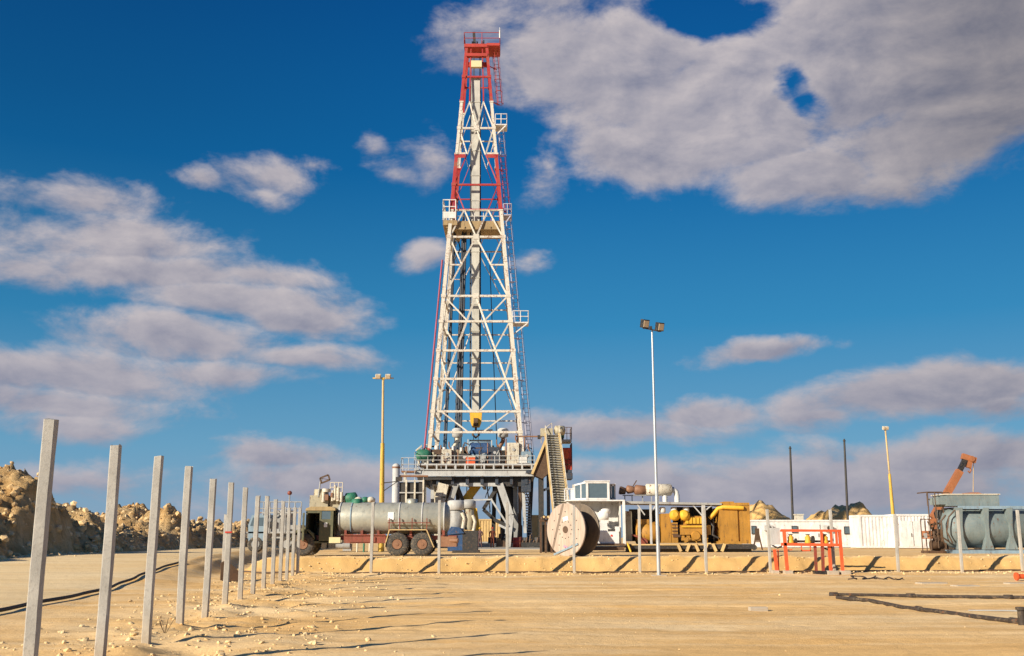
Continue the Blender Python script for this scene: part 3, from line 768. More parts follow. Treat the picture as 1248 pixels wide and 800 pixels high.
# ------------------------------------------------------------------ rig floor and substructure
YS = 93.6
def loc(u, v, Y, o):
    x, z = W(u, v, Y); return (x-o[0], Y-o[1], z-o[2])
xl, xr = W(505,575,YS)[0], W(652,575,YS)[0]
S0 = Vector(((xl+xr)/2, YC, PAD))
S = thing('substructure', 'grey steel substructure carrying the rig floor over the well', 'rig substructure', tuple(S0))
def sb(m, name, mat, parent=None, **k):
    o = m.build(name, mat, parent or S, **k)
    for v in o.data.vertices: v.co -= S0
    return o
fz = FLOORZ
m = MB(); m.b2(xl+.4, xr-.2, YS+.3, YS+11, fz-.14, fz-.02); sb(m, 'deck', M['brown'])
m = MB(); m.b2(xl, xr, YS-.12, YS+.12, fz-1.0, fz-.42); m.b2(xl,xr,YS-.25,YS-.12,fz-.48,fz-.40); m.b2(xl,xr,YS-.25,YS-.12,fz-1.04,fz-.96); sb(m, 'front_girder', M['lightgrey'])
m = MB(); m.b2(xl, xr, YS+10.9, YS+11.1, fz-1.0, fz-.42); sb(m, 'rear_girder', M['grey'])
for x in (xl+.1, xr-.1):
    m = MB(); m.b2(x-.12, x+.12, YS+.13, YS+10.9, fz-1.0, fz-.42); sb(m, 'side_girder', M['grey'])
for k in range(8):
    x = xl + .8 + k*(xr-xl-1.6)/7; m = MB(); m.b2(x-.14, x+.14, YS+.13, YS+10.8, fz-1.75, fz-.9); sb(m, 'floor_beam', M['darkblue'])
m = MB(); m.b2(xl+1.6, xr-.3, YS+.5, YS+1.1, fz-1.9, fz-1.05); m.b2(xl+.3,xl+3.4,YS-.1,YS+.9,fz-1.35,fz-1.06); sb(m, 'lower_beam', M['dark'])
m = MB(); m.rail((xl,YS-.1,fz-.35),(xr,YS-.1,fz-.35),1.15,9,.032,mids=2); 
for k in range(13):
    x = xl+.3+k*(xr-xl-.6)/12; m.b2(x-.07,x+.07,YS-.2,YS-.05,fz-.45,fz+.1)
m.beam((xl+.3,YS-.12,fz+.02),(xr,YS-.12,fz+.02),.14,.14)
sb(m, 'front_railing', M['lightgrey'])
m = MB(); m.rail((xl+.3,YS+11,fz),(xr,YS+11,fz),1.15,8,.03); m.rail((xl,YS,fz),(xl,YS+11,fz),1.15,6,.03); sb(m, 'rear_railing', M['grey'])
# columns and A frame
def s_beam(name, pts, w, mat, Y):
    m = MB(); P = [Vector((W(u,v,Y)[0], Y, W(u,v,Y)[1])) for u, v in pts]
    for a, b in zip(P[:-1], P[1:]): m.beam(a, b, w, w)
    return sb(m, name, mat)
gy = 667
s_beam('a_frame_leg', [(609,590),(622,628),(618,665)], .62, M['lightgrey'], YS+.6)
s_beam('a_frame_leg', [(556,590),(546,620),(540,665)], .5, M['grey'], YS+.6)
s_beam('a_frame_beam', [(555,591),(610,591)], .3, M['lightgrey'], YS+.6)
s_beam('a_frame_brace', [(557,592),(567,618)], .34, M['dark'], YS+1.2)
s_beam('a_frame_brace', [(607,592),(589,621),(603,634),(616,640)], .32, M['dark'], YS+1.2)
s_beam('a_frame_brace', [(598,608),(620,642)], .16, M['lightgrey'], YS+.3)
s_beam('a_frame_brace', [(608,640),(618,645)], .2, M['lightgrey'], YS+.3)
s_beam('cross_pipe', [(566,610),(600,609)], .13, M['lightgrey'], YS+.9)
s_beam('hydraulic_cylinder', [(582,591),(566,612)], .75, M['amber'], YS+2)
s_beam('hydraulic_cylinder', [(578,620),(583,655)], .5, M['amber'], YS+2)
for u0,v0,u1,v1,w,mt,dy in ((614,583,627,640,.6,'dark',3),(620,583,634,664,.5,'darkblue',4),(628,580,629,664,.42,'grey',2),(633,580,634,664,.3,'brown',1.5),(637,582,640,650,.28,'lightgrey',1.2),(613,590,612,664,.4,'dark',8),(604,583,616,634,.36,'dark',8),(637,600,628,664,.3,'grey',8),
        (527,583,527,664,.3,'lightgrey',1),(518,584,518,640,.25,'grey',6),(538,583,537,664,.6,'dark',5),(545,583,543,664,.5,'darkblue',8),(532,583,533,664,.5,'cream',2.5),(551,583,546,612,.3,'brown',3)):
    s_beam('column', [(u0,v0),(u1,v1)], w, M[mt], YS+dy)
s_beam('hoist_cylinder', [(541,590),(537,606),(538,625)], .95, M['cream'], YS+.5)
for k in range(4):
    s_beam('column', [(513+k*45,584),(515+k*43,664)], .4, M['dark'], YS+10)
m = MB(); m.b2(xl+.2,xr+1,YS+9.5,YS+10.2,PAD,PAD+.5); m.b2(xl+.2,xr+1,YS+1.4,YS+2,PAD,PAD+.4); sb(m, 'base_skid', M['grey'])
m = MB(); x,z = W(657,590,YS)[0], 0; m.b2(W(638,0,YS)[0]-.2,W(643,0,YS)[0]+.3,YS+.2,YS+1.8,fz-2.4,fz-1.0); sb(m, 'cellar_box', M['darkblue'])
pr = random.Random(21)
for k in range(26):
    x = pr.uniform(xl+.4, xr-.5); y = YS+pr.uniform(.4, 3.5); h = pr.uniform(.5, 2.3); mt = pr.choice(['dark','dark','brown','cream','darkblue','hub','grey'])
    m = MB(); m.path([(x,y,fz),(x,y,fz+h*.8),(x+pr.uniform(-.3,.3),y-.1,fz+h),(x+pr.uniform(-.9,.9),y,fz+h+pr.uniform(-.5,.2))], pr.uniform(.035,.10), 6); sb(m, 'riser_pipe', M[mt])
for k in range(14):
    x = pr.uniform(xl+.8, xr-.6); y = YS+pr.uniform(.8, 6); d = pr.uniform(1.2, 5.2); mt = pr.choice(['dark','black','brown','grey','dark'])
    e = pr.uniform(-.8,.8); m = MB(); m.path([(x,y,fz-1.2),(x+e*.2,y,fz-1.2-d*.4),(x+e*.8,y,fz-1.2-d*.75),(x+e,y,fz-1.2-d)], pr.uniform(.03,.07), 6); sb(m, 'hanging_hose', M[mt])
for k in range(9):
    x = pr.uniform(xl+1, xr-1.5); y = YS+pr.uniform(2, 8); z_ = PAD+pr.uniform(.05,.2); w_ = pr.uniform(.3,.9)
    m = MB(); m.b2(x, x+w_, y, y+.7, z_, z_+pr.uniform(.5,1.5)); m.b2(x+.1, x+w_*.6, y-.1, y, z_+.2, z_+.5); m.tube((x+w_*.5,y+.3,z_+.4),(x+w_*.5,y+.3,z_+2.0),.07); sb(m, 'valve_block', M[pr.choice(['dark','brown','darkblue','grey'])])
# pale lattice ladder tower behind
m = MB(); a = W(641,590,YS+9); b = W(646,650,YS+9)
for s in (-.25,.25): m.beam((a[0]+s,YS+9,a[1]),(b[0]+s,YS+9,b[1]-1),.06,.06)
for k in range(22):
    t_ = k/22; x = a[0]+(b[0]-a[0])*t_; z = a[1]+(b[1]-1-a[1])*t_; m.beam((x-.25,YS+9,z),(x+.25,YS+9,z),.05,.12)
sb(m, 'rung_ladder', M['lightgrey'])

def machine(name, lab, cat, u, v, Y, parts, rz=0, z0=None):
    x, z = W(u, v, Y); z = z if z0 is None else z0
    t = thing(name, lab, cat, (x, Y, z), rz)
    for pn, mt, fn in parts:
        m = MB(); fn(m); m.build(pn, M[mt], t)
    return t
# drawworks
machine('drawworks', 'large blue drawworks drum housing in the middle of the rig floor', 'winch', 585, 566, YS+3, [
    ('housing','bluegrey', lambda m: (m.lathe((-1.0,0,1.35),(1,0,0),[(0,1.05),(.05,1.1),(1.9,1.1),(1.95,1.05)],24), m.b2(-1.0,1.0,-.9,.9,0,1.3))),
    ('drum_cover','blue', lambda m: (m.lathe((-.85,-.42,1.5),(1,0,0),[(0,.76),(1.7,.76)],24),)),
    ('brake','dark', lambda m: (m.lathe((1.0,-.2,1.2),(1,0,0),[(0,.8),(.3,.8),(.3,.5),(.7,.5)],20), m.lathe((-1.5,-.2,1.5),(1,0,0),[(0,.35),(.4,.35)],16))),
    ('top_bar','beige', lambda m: m.b2(-1.0,1.0,-.3,.3,2.42,2.52)),
    ('frame','lightgrey', lambda m: (m.beam((-1.1,-1,0),(-1.1,-1,2.5),.1), m.beam((1.1,-1,0),(1.1,-1,2.4),.1), m.beam((.3,-1.1,0),(.3,-1.1,1.0),.5,.1)))], z0=fz)
def engine_parts(c1, c2):
    return [('engine_block', c1, lambda m: (m.b2(-.8,.8,-.6,.6,.25,1.15), m.b2(-.7,.7,-.5,.0,1.15,1.5), m.b2(-.7,.7,.1,.5,1.15,1.45))),
            ('radiator', c2, lambda m: (m.b2(-1.15,-.85,-.7,.7,.1,1.6),)),
            ('flywheel', 'dark', lambda m: m.lathe((.8,0,.7),(1,0,0),[(0,.55),(.25,.55)],16)),
            ('air_cleaner', 'white', lambda m: (m.lathe((-.2,-.3,1.5),(0,0,1),[(0,.22),(.35,.22)],12), m.lathe((.5,-.4,1.3),(0,0,1),[(0,.16),(.4,.16)],12))),
            ('skid', 'brown', lambda m: m.b2(-1.2,1.2,-.7,.7,0,.22))]
machine('floor_engine', 'dark and beige engine on the rig floor, left of the blue drawworks', 'engine', 556, 566, YS+2.2, engine_parts('beige','dark'), z0=fz)
machine('floor_engine', 'beige engine on the rig floor, right of the blue drawworks', 'engine', 612, 566, YS+2.2, engine_parts('beige','darkblue'), rz=PI, z0=fz)
machine('floor_engine', 'rusty brown motor at the left end of the rig floor', 'engine', 535, 566, YS+1.8, engine_parts('brown','redbox'), z0=fz)
def muffler(u, lab, s, mt):
    x = W(u,560,YS+3)[0]; z1 = W(u,530,YS+3)[1]-fz; t = thing('exhaust_stack', lab, 'exhaust', (x,YS+3,fz))
    m = MB(); m.path([(s*-.55,0,1.2),(s*-.5,0,z1*.5),(s*-.25,0,z1*.66),(0,0,z1*.8),(0,0,z1-.2)], .2, 10); m.build('pipe', M[mt], t)
    m = MB(); m.lathe((0,0,z1-.3),(0,0,1),[(0,.25),(.12,.5),(.75,.52),(.9,.35)],18); m.build('muffler', M['lightgrey'], t)
muffler(557, 'grey mushroom topped exhaust over the left floor engine', 1, 'cream'); muffler(613, 'grey mushroom topped exhaust with rusty pipe over the right floor engine', 1, 'hub')
machine('tool_box', 'bright orange box standing at the front of the rig floor', 'box', 573.5, 566, YS+.8, [('body','orange', lambda m: m.b2(-.42,.42,-.3,.3,0,.72)), ('lid','cream', lambda m: m.b2(-.45,.45,-.33,.33,.725,.82))], z0=fz)
machine('air_tank', 'round green tank at the left corner of the rig floor', 'tank', 516, 566, YS+.9, [('tank','green', lambda m: m.lathe((-.7,0,.95),(1,0,0),[(0,.1),(.12,.4),(.35,.52),(1.05,.52),(1.28,.4),(1.4,.1)],20)), ('stand','cream', lambda m: (m.b2(-.5,-.35,-.4,.4,0,.5), m.b2(.35,.5,-.4,.4,0,.5))), ('valve','beige', lambda m: (m.tube((.8,0,.9),(1.2,0,.9),.1), m.tube((.9,0,.3),(.9,0,1.2),.12)))], z0=fz)
for (u,w,h,mt,l) in ((545,.5,1.5,'cream','cream upright pump on the floor beside the left derrick leg'),(566,.5,1.1,'dark','dark control cabinet left of the orange box'),(603,.55,1.7,'darkblue','dark blue cabinet right of the drawworks'),(626,.6,2.1,'cream','cream driller cabin panel at the right derrick leg'),(642,.5,1.3,'bluegrey','blue grey panel at the right end of the floor')):
    machine('control_cabinet', l, 'cabinet', u, 566, YS+1.4, [('body',mt, lambda m: m.b2(-w,w*.8,-.3,.3,.1,h)), ('pipework','hub', lambda m: (m.tube((-w-.1,0,0),(-w-.1,0,h+.4),.06), m.path([(w,0,0),(w,0,h*.8),(w*.3,-.1,h+.3),(w*.3,-.1,h+.7)],.06))), ('gauge','lightgrey', lambda m: m.lathe((0,-.32,h*.7),(0,-1,0),[(0,.14),(.05,.14)],12))], z0=fz)
m = MB(); a = W(646,533,YS+1.5); m.b2(-.9,1.3,-.1,.1,0,.12); m.tube((-1,0,-1.8),(-.6,0,0),.08); m.tube((0,0,-4),(0,0,0),.07)
t = thing('tugger_post', 'rusty post with short arm beside the right derrick leg', 'post', (a[0]-.5,YS+1.5,a[1])); m.build('arm', M['hub'], t); m = MB(); m.box((1.35,0,.0),(.3,.3,.35)); m.build('sheave', M['dark'], t)

# cylinder & platform at the left of the substructure
x0, _ = W(482, 610, 84); zt = W(482,567,84)[1]
t = thing('vent_stack', 'pale blue grey upright cylinder left of the rig substructure', 'tank', (x0,84,PAD))
m = MB(); m.lathe((0,0,0),(0,0,1),[(0,.3),(zt-PAD,.3),(zt-PAD+.12,.12)],16); m.build('shell', M['lightgrey'], t)
m = MB(); m.lathe((0,0,zt-PAD-.25),(0,0,1),[(0,.34),(.12,.34)],16); m.tube((.3,0,zt-PAD-.9),(2.6,0,zt-PAD-.9),.08); m.build('collar', M['hub'], t)
# mud tank module with stairs
Ym = 90; xa, xb = W(484,600,Ym)[0], W(516,600,Ym)[0]; zt = W(500,588,Ym)[1]
t = thing('mud_tank', 'dark steel tank module with pale frame left of the substructure', 'tank', ((xa+xb)/2,Ym,PAD)); w = (xb-xa)/2
m = MB(); m.b2(-w,w,-.0,2.5,0,zt-PAD-.0); m.build('body', M['dark'], t)
for x in (-w, -w*.3, w*.35, w):
    m = MB(); m.beam((x,-.15,0),(x,-.15,zt-PAD+.2),.14,.14); m.build('frame_post', M['cream'], t)
m = MB(); m.beam((-w,-.15,zt-PAD-.9),(w,-.15,zt-PAD-.9),.1,.1); m.beam((-w,-.15,zt-PAD+.1),(w,-.15,zt-PAD+.1),.12,.12); m.rail((-w,-.15,zt-PAD+.1),(w,-.15,zt-PAD+.1),1.1,3,.03); m.build('railing', M['lightgrey'], t)
Yw = YS-.4; xa, xb = W(489,575,Yw)[0], W(507,575,Yw)[0]; zz = W(500,574,Yw)[1]
t = thing('walkway', 'small railed walkway sticking out from the left end of the rig floor', 'walkway', (xa,Yw,zz))
m = MB(); m.b2(0,xb-xa,-.1,1.3,-.12,0); m.build('deck', M['hub'], t)
m = MB(); m.rail((0,-.1,0),(xb-xa,-.1,0),1.15,2,.035); m.rail((0,-.1,0),(0,1.3,0),1.15,1,.035); m.build('railing', M['lightgrey'], t)
m = MB(); m.beam((.3,0,0),(.3,0,-(zz-PAD)),.14); m.beam((.3,1.2,0),(.3,1.2,-(zz-PAD)),.14); m.build('support_leg', M['cream'], t)

# stair tower and dog house platform at the right
Yt = 92.0
def P(u, v, Y=Yt): x, z = W(u, v, Y); return Vector((x, Y, z))
t0 = Vector((P(672,528).x, Yt, PAD)); t = thing('stair_tower', 'steep ladder stair and slide leaning together right of the rig floor', 'stairs', tuple(t0))
def tb(m, name, mat):
    o = m.build(name, mat, t)
    for v in o.data.vertices: v.co -= t0
    return o
a, b = P(673,529), P(689,652,87.0); n = 44
b.z = PAD+.3
for s in (-.62,.62):
    m = MB(); m.beam(a+Vector((s,0,0)), b+Vector((s*1.15,0,0)), .14,.3); tb(m, 'stringer', M['tan'])
    m = MB(); 
    for k in range(0, n, 5): p = a.lerp(b,k/n)+Vector((s,0,0)); m.beam(p, p+Vector((0,-.1,.75)), .05)
    m.beam(a+Vector((s,-.1,.75)), b+Vector((s*1.15,-.1,.75)), .06); tb(m, 'handrail', M['cream'])
m = MB()
for k in range(n): p = a.lerp(b,(k+.5)/n); m.box(p, (1.2,.2,.04))
tb(m, 'treads', M['grey'])
m = MB(); m.beam(a+Vector((0,.2,-.1)), b+Vector((0,.2,-.1)), 1.2,.05); tb(m, 'stair_panel', M['beige'])
c, d = P(670,530), P(650,578)
m = MB(); dv = (d-c); nrm = Vector((-dv.z,0,dv.x)).normalized()
q = [c+Vector((1.0,0,-.1)), c+Vector((-.1,0,.1)), d+Vector((-.1,0,0)), d+Vector((.8,0,-.4)), d+Vector((1.6,0,.3))]
m.prism([(p.x,p.z) for p in q], Yt+.2, Yt+2.3); tb(m, 'slide_panel', M['brown'])
m = MB(); m.beam(c+Vector((-.1,.1,.15)), d+Vector((-.12,.1,0)), .16,.22); tb(m, 'slide_edge', M['tan'])
m = MB(); m.lathe(a+Vector((.2,.3,.35)), (1,.2,0), [(0,.2),(.1,.42),(.9,.42),(1.0,.2)], 16); m.box(a+Vector((-.5,.3,.15)),(1.1,.6,.7)); tb(m, 'winch', M['beige'])
m = MB(); m.rail(P(668,540)+Vector((-.6,.5,0)), P(673,530)+Vector((0,.5,0)), 1.1, 2, .035); tb(m, 'top_railing', M['cream'])
Yp = 93.5; xa, xb = W(668,575,Yp)[0], W(697,575,Yp)[0]; z0 = W(680,573,Yp)[1]
t = thing('side_platform', 'raised railed steel platform right of the stair, carrying a red box', 'platform', ((xa+xb)/2,Yp,PAD)); w = (xb-xa)/2; zz = z0-PAD
m = MB(); m.b2(-w-2,w,-.2,2.4,zz-.3,zz); m.b2(-w+.5,w+.05,-.3,2.4,zz-.8,zz-.3); m.build('deck', M['darkblue'], t)
z3 = W(690,536,Yp)[1]-PAD
m = MB(); m.b2(-w*.2,w,-.2,2.2,z3-.2,z3); m.build('upper_deck', M['grey'], t)
m = MB(); m.rail((-w*.2,-.2,z3),(w,-.2,z3),1.1,3,.03); m.rail((w,-.2,z3),(w,2.2,z3),1.1,2,.03); m.rail((w,-.2,zz),(w,2.2,zz),2.4,2,.04); m.rail((w*.2,-.25,zz),(w,-.25,zz),.9,2,.03); m.build('railing', M['brown'], t)
for x,y in ((-w*.1,-.1),(-w*.1,2.0)):
    xx = W(660,0,Yp)[0]-(xa+xb)/2
    m = MB(); m.beam((xx,y,0),(xx,y,zz-.1),.42,.42); m.build('support_column', M['dark'], t)
m = MB(); m.beam((xx,-.1,zz-1.9),(xx+1.5,-.1,zz-1.3),.22); m.beam((xx+.65,.4,0),(xx+.65,.4,zz-.3),.3); m.build('brace', M['darkblue'], t)
x = W(687,560,Yp-.1)[0]; machine('red_box', 'red steel box on the side platform right of the stair', 'box', 688, 570, Yp+.3, [('body','redbox', lambda m: m.b2(-.65,.65,-.4,.6,0,W(688,546,Yp)[1]-z0)), ('door','orange', lambda m: m.b2(-.5,.35,-.45,-.4,.9,W(688,546,Yp)[1]-z0-.15))], z0=z0)
machine('green_motor', 'small green motor on the upper deck of the side platform', 'motor', 682, 536, Yp+.4, [('body','green', lambda m: m.lathe((-.35,0,.5),(1,0,0),[(0,.3),(.06,.42),(.7,.42),(.76,.3)],16)), ('foot','dark', lambda m: m.b2(-.3,.35,-.3,.3,0,.14))], z0=z3+PAD)

# ------------------------------------------------------------------ containers and camp
def container(name, lab, u0, u1, v0, Y, depth, mat, parts=True, rz=0, zb=PAD+.05, ribs=True, doors=(), windows=(), cat='container', group=None):
    x0 = W(u0, 650, Y)[0]; x1 = W(u1, 650, Y)[0]; z1 = W((u0+u1)/2, v0, Y)[1]; h = z1-zb; w = (x1-x0)/2
    t = thing(name, lab, cat, ((x0+x1)/2, Y, zb), rz, group)
    m = MB()
    m.b2(-w+.06,w-.06,.06,depth-.06,.08,h-.06)
    if ribs:
        n = max(3,int(2*w/.28))
        for k in range(n): x = -w+.15+k*(2*w-.3)/(n-1); m.b2(x-.06,x+.06,.02,.075,.16,h-.16)
    m.build('wall', M[mat], t)
    m = MB()
    for x in (-w+.06,w-.06):
        for y in (.06,depth-.06): m.b2(x-.08,x+.08,y-.08,y+.08,0,h)
    for z in (.08,h-.06):
        for y in (.055,depth-.055): m.b2(-w+.14,w-.14,y-.065,y+.065,z-.075,z+.075)
        for x in (-w+.06,w-.06): m.b2(x-.065,x+.065,.14,depth-.14,z-.075,z+.075)
    m.build('frame', M[mat], t)
    m = MB(); m.b2(-w+.08,w-.08,.08,depth-.08,h-.055,h+.015); m.build('roof', M['lightgrey'] if mat=='boxwhite' else M[mat], t)
    for (a, b, zt) in doors:
        m = MB(); m.b2(-w+a,-w+b,-.03,.03,.12,zt); d_ = m.build('door', M['boxwhite'] if mat=='boxwhite' else M[mat], t)
        m = MB(); m.b2(-w+b-.15,-w+b-.1,-.07,-.03,.9,1.2); m.build('handle', M['dark'], d_)
    for (a, b, z0_, z1_) in windows:
        m = MB(); m.b2(-w+a,-w+b,-.02,.05,z0_,z1_); d_ = m.build('window', M['glass'], t)
        m = MB(); m.b2(-w+a-.06,-w+b+.06,-.035,.03,z1_,z1_+.06); m.b2(-w+a-.06,-w+b+.06,-.035,.03,z0_-.06,z0_); m.b2(-w+a-.06,-w+a,-.035,.03,z0_,z1_); m.b2(-w+b,-w+b+.06,-.035,.03,z0_,z1_); m.build('frame', M['dark'], d_)
    return t
container('site_cabin', 'long white site cabin with small dark windows behind the orange frame', 912, 1049, 634, 92, 2.6, 'boxwhite', ribs=False, windows=((8.5,9.1,1.2,1.75),(.35,.65,1.2,1.8),(3.9,4.3,1.3,1.8)), doors=((1.2,1.9,2.0),(5.6,6.3,2.0)), cat='cabin')
x0c = W(912,650,92)[0]
for uu in (936, 1008):
    xx = W(uu,650,92)[0]; t = thing('air_conditioner', 'small grey air conditioner on the white site cabin wall, ' + ('left one' if uu == 936 else 'right one behind the orange frame'), 'air conditioner', (xx, 91.97, PAD+1.5))
    m = MB(); m.b2(-.35,.35,-.35,0,0,.45); m.build('casing', M['lightgrey'], t); m = MB(); m.lathe((.08,-.35,.22),(0,-1,0),[(0,.17),(.02,.17)],14); m.build('fan_grille', M['dark'], t)
container('shipping_container', 'white ribbed container, bulkiest of the row, right of the site cabin', 1048, 1091, 628, 88, 2.5, 'boxwhite')
container('shipping_container', 'white container with door bars, partly behind the blue green tank', 1092, 1150, 627, 87, 2.5, 'boxwhite', doors=((.5,1.4,2.2),(1.5,2.4,2.2)))
container('steel_cabin', 'yellow tan container seen under the rig floor between the legs', 583, 614, 633, 112, 2.4, 'tan')
container('steel_cabin', 'tan container seen right of the rig legs', 648, 664, 628, 110, 2.4, 'tan')
container('low_container', 'low ochre container lying behind the two rig hands', 560, 584, 640, 114, 2.4, 'tan')
x, z = W(974,640,96); m = MB(); m.b2(-.35,.35,-.3,.3,0,W(974,628,96)[1]-PAD); m.b2(-.4,.4,-.35,.35,W(974,628,96)[1]-PAD,W(974,628,96)[1]-PAD+.1); tag(m.build('tan_cabinet', M['cream']), 'cream upright cabinet sticking up behind the white site cabin', 'cabinet', None, (x,96,PAD))
Y=76; x, z = W(922,660,Y); t = thing('sack_trolley', 'brown rusty trolley leaning at the end of the yellow radiator', 'trolley', (x,Y,PAD), 0)
m = MB(); m.beam((-.25,0,0),(.05,0,1.5),.09); m.beam((.4,0,0),(.12,0,1.5),.09); m.beam((-.1,0,.6),(.3,0,.6),.07); m.build('frame', M['brown'], t); m = MB(); m.lathe((-.2,-.1,.2),(0,1,0),[(0,.2),(.1,.2)],12); m.build('wheel', M['tyre'], t)
m = MB(); m.box((.08,0,1.1),(.3,.1,.9)); m.build('back_board', M['brown'], t)

# ------------------------------------------------------------------ cable drum
Yd = 51.2; xd, zd = W(690,646,Yd)
R_ = 1.28; yaw = math.radians(-44)
t = thing('cable_drum', 'large wooden cable drum standing on edge on the sand bank', 'cable drum', (xd, Yd, PAD), 0)
ax = Vector((math.cos(yaw+PI/2), math.sin(yaw+PI/2), 0))   # from the near flange to the far flange
ax = Vector((.72,.69,0)).normalized()
def wood():
    m, nt, b, P_ = base_mat('weathered drum planks')
    mp = nd(nt,'ShaderNodeMapping'); nt.links.new(P_, mp.inputs[0]); mp.inputs['Rotation'].default_value = (0,.22,-math.atan2(.72,.69)); mp.inputs['Scale'].default_value = (1,1,.12)
    sp = nd(nt,'ShaderNodeSeparateXYZ'); nt.links.new(mp.outputs[0], sp.inputs[0])
    pl = math_(nt,'MULTIPLY', sp.outputs[0], 7.0); fr = math_(nt,'FRACT', pl); gap = math_(nt,'LESS_THAN', fr, .06)
    n1 = noise(nt, mp.outputs[0], 9, 5, .65); fl = math_(nt,'FLOOR', pl)
    wn = nd(nt,'ShaderNodeTexWhiteNoise', noise_dimensions='1D'); nt.links.new(fl, wn.inputs['W'])
    c = mixc(nt, maprange(nt, n1,.3,.7), (.33,.255,.20), (.53,.44,.365)); c = mixc(nt, math_(nt,'MULTIPLY', wn.outputs[0], .45), c, (.46,.33,.27))
    c = mixc(nt, math_(nt,'MULTIPLY', gap, .7), c, (.10,.07,.05))
    nt.links.new(c, b.inputs['Base Color']); b.inputs['Roughness'].default_value = .85; return m
M['wood'] = wood()
M['wood_shaded'] = paint('shaded drum wood', (.16,.12,.085), rust=.2, dirt=.6)  # near flange's shadow put into the far flange's wood colour
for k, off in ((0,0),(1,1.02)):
    m = MB(); c = Vector((0,0,R_)) + ax*off; m.lathe(c-ax*.05, ax, [(0,R_-.03),(.015,R_),(.085,R_),(.10,R_-.03)], 48, smooth=False); f_ = m.build('flange', M['wood'] if k == 0 else M['wood_shaded'], t)
    if k == 0:
        q = MB()
        for j in range(12):
            an = j*2*PI/12
            up = Vector((0,0,1)); sd = ax.cross(up)
            for rr in (.42,.86): p = c - ax*.055 + (sd*math.cos(an)+up*math.sin(an))*rr; q.lathe(p+ax*.01, -ax, [(0,.03),(.03,.022)], 8)
        q.build('bolts', M['dark'], f_)
        q = MB(); q.lathe(c-ax*.05, -ax, [(0,.17),(.02,.17)], 16); q.build('hub_plate', M['brown'], f_)
        sd = ax.cross(Vector((0,0,1)))
        q = MB(); q.box(c-ax*.062+Vector((0,0,.52))-sd*(-.02), (.34,.012,.2), rz=math.atan2(sd.y,sd.x), ry=-.25); q.build('paper_label', M['label'], f_)
        q = MB(); q.box(c-ax*.062+Vector((0,0,-.82)), (.26,.012,.10), rz=math.atan2(sd.y,sd.x), ry=.3); q.build('pink_mark', M['pink'], f_)
m = MB(); m.lathe(Vector((0,0,R_)), ax, [(.03,.62),(.96,.62)], 32); m.build('core', M['dark'], t)
m = MB(); sd = ax.cross(Vector((0,0,1))); sd = sd if sd.x>0 else -sd
a = Vector((0,0,R_))-ax*.09-sd*.75+Vector((0,0,-1.2)); b = Vector((0,0,R_))-ax*.09+sd*.85+Vector((0,0,-.68)); m.beam(a,b,.05,.09); m.build('lashing_batten', M['bluegrey'], t)

# ------------------------------------------------------------------ tanker truck
YT = 52.0
x0, _ = W(455, 660, YT)
T = thing('tanker_truck', 'old tanker truck with grey cylindrical tank and olive cab, door open', 'truck', (x0, YT, PAD))
L = lambda u, v, dy=0: (W(u,v,YT+dy)[0]-x0, W(u,v,YT+dy)[1]-PAD)
DT = 2.3   # width of the vehicle
xa, zt = L(408,612); xb, zb = L(547,651); tr = (zt-zb)/2; tc = (zt+zb)/2
ty = tr+.12
m = MB(); m.lathe((xa,ty,tc),(1,0,0),[(0,tr*.35),(.04,tr*.72),(.16,tr*.94),(.3,tr),(xb-xa-.3,tr),(xb-xa-.16,tr*.94),(xb-xa-.04,tr*.72),(xb-xa,tr*.35)],48); tank = m.build('tank', M['tankgrey'], T)
for u in (413,427,454,486,514,541):
    x = L(u,620)[0]; m = MB(); m.lathe((x-.035,ty,tc),(1,0,0),[(0,tr+.002),(.005,tr+.022),(.065,tr+.022),(.07,tr+.002)],48); m.build('band', M['lightgrey'] if u!=427 else M['bluegrey'], tank)
x, z = L(476,629); a = math.asin((z-tc)/tr); m = MB(); m.box((x, ty-math.cos(a)*(tr+.012), z),(.30,.012,.38), rx=-a); m.build('white_placard', M['label'], tank)
for u in (432,500):
    x = L(u,610)[0]; m = MB(); m.lathe((x,ty,tc+tr-.05),(0,0,1),[(0,.28),(.2,.28),(.24,.2)],16); m.build('hatch', M['green' if u==432 else 'tankgrey'], tank)
# chassis
m = MB(); xc0 = L(360,660)[0]; xc1 = L(556,660)[0]
for y in (.45,1.5): m.b2(xc0,xc1,y-.06,y+.06,.78,1.0)
for k in range(8): x = xc0+.4+k*(xc1-xc0-.8)/7; m.b2(x-.05,x+.05,.51,1.44,.8,.98)
m.build('chassis', M['rustred'], T)
m = MB(); xs_, xe_ = L(419,0)[0], L(470,0)[0]; m.b2(xs_,xe_,.05,.4,.62,1.0); m.b2(xs_+.3,xe_-.5,.0,.06,.68,.92); m.b2(xs_,xe_,-.02,.06,1.0,1.06); m.build('side_locker', M['rustred'], T)
m = MB()
for u in (420,440,460,480,500,520,540): x = L(u,650)[0]; m.b2(x-.06,x+.06,.25,1.7,1.0,zb+.18)
m.build('tank_saddle', M['rustred'], T)
m = MB(); m.b2(L(535,0)[0],L(556,0)[0],.3,1.7,.45,.95); m.tube((L(548,0)[0],.4,.75),(L(558,0)[0],.3,.75),.12); m.build('rear_bumper', M['hub'], T)
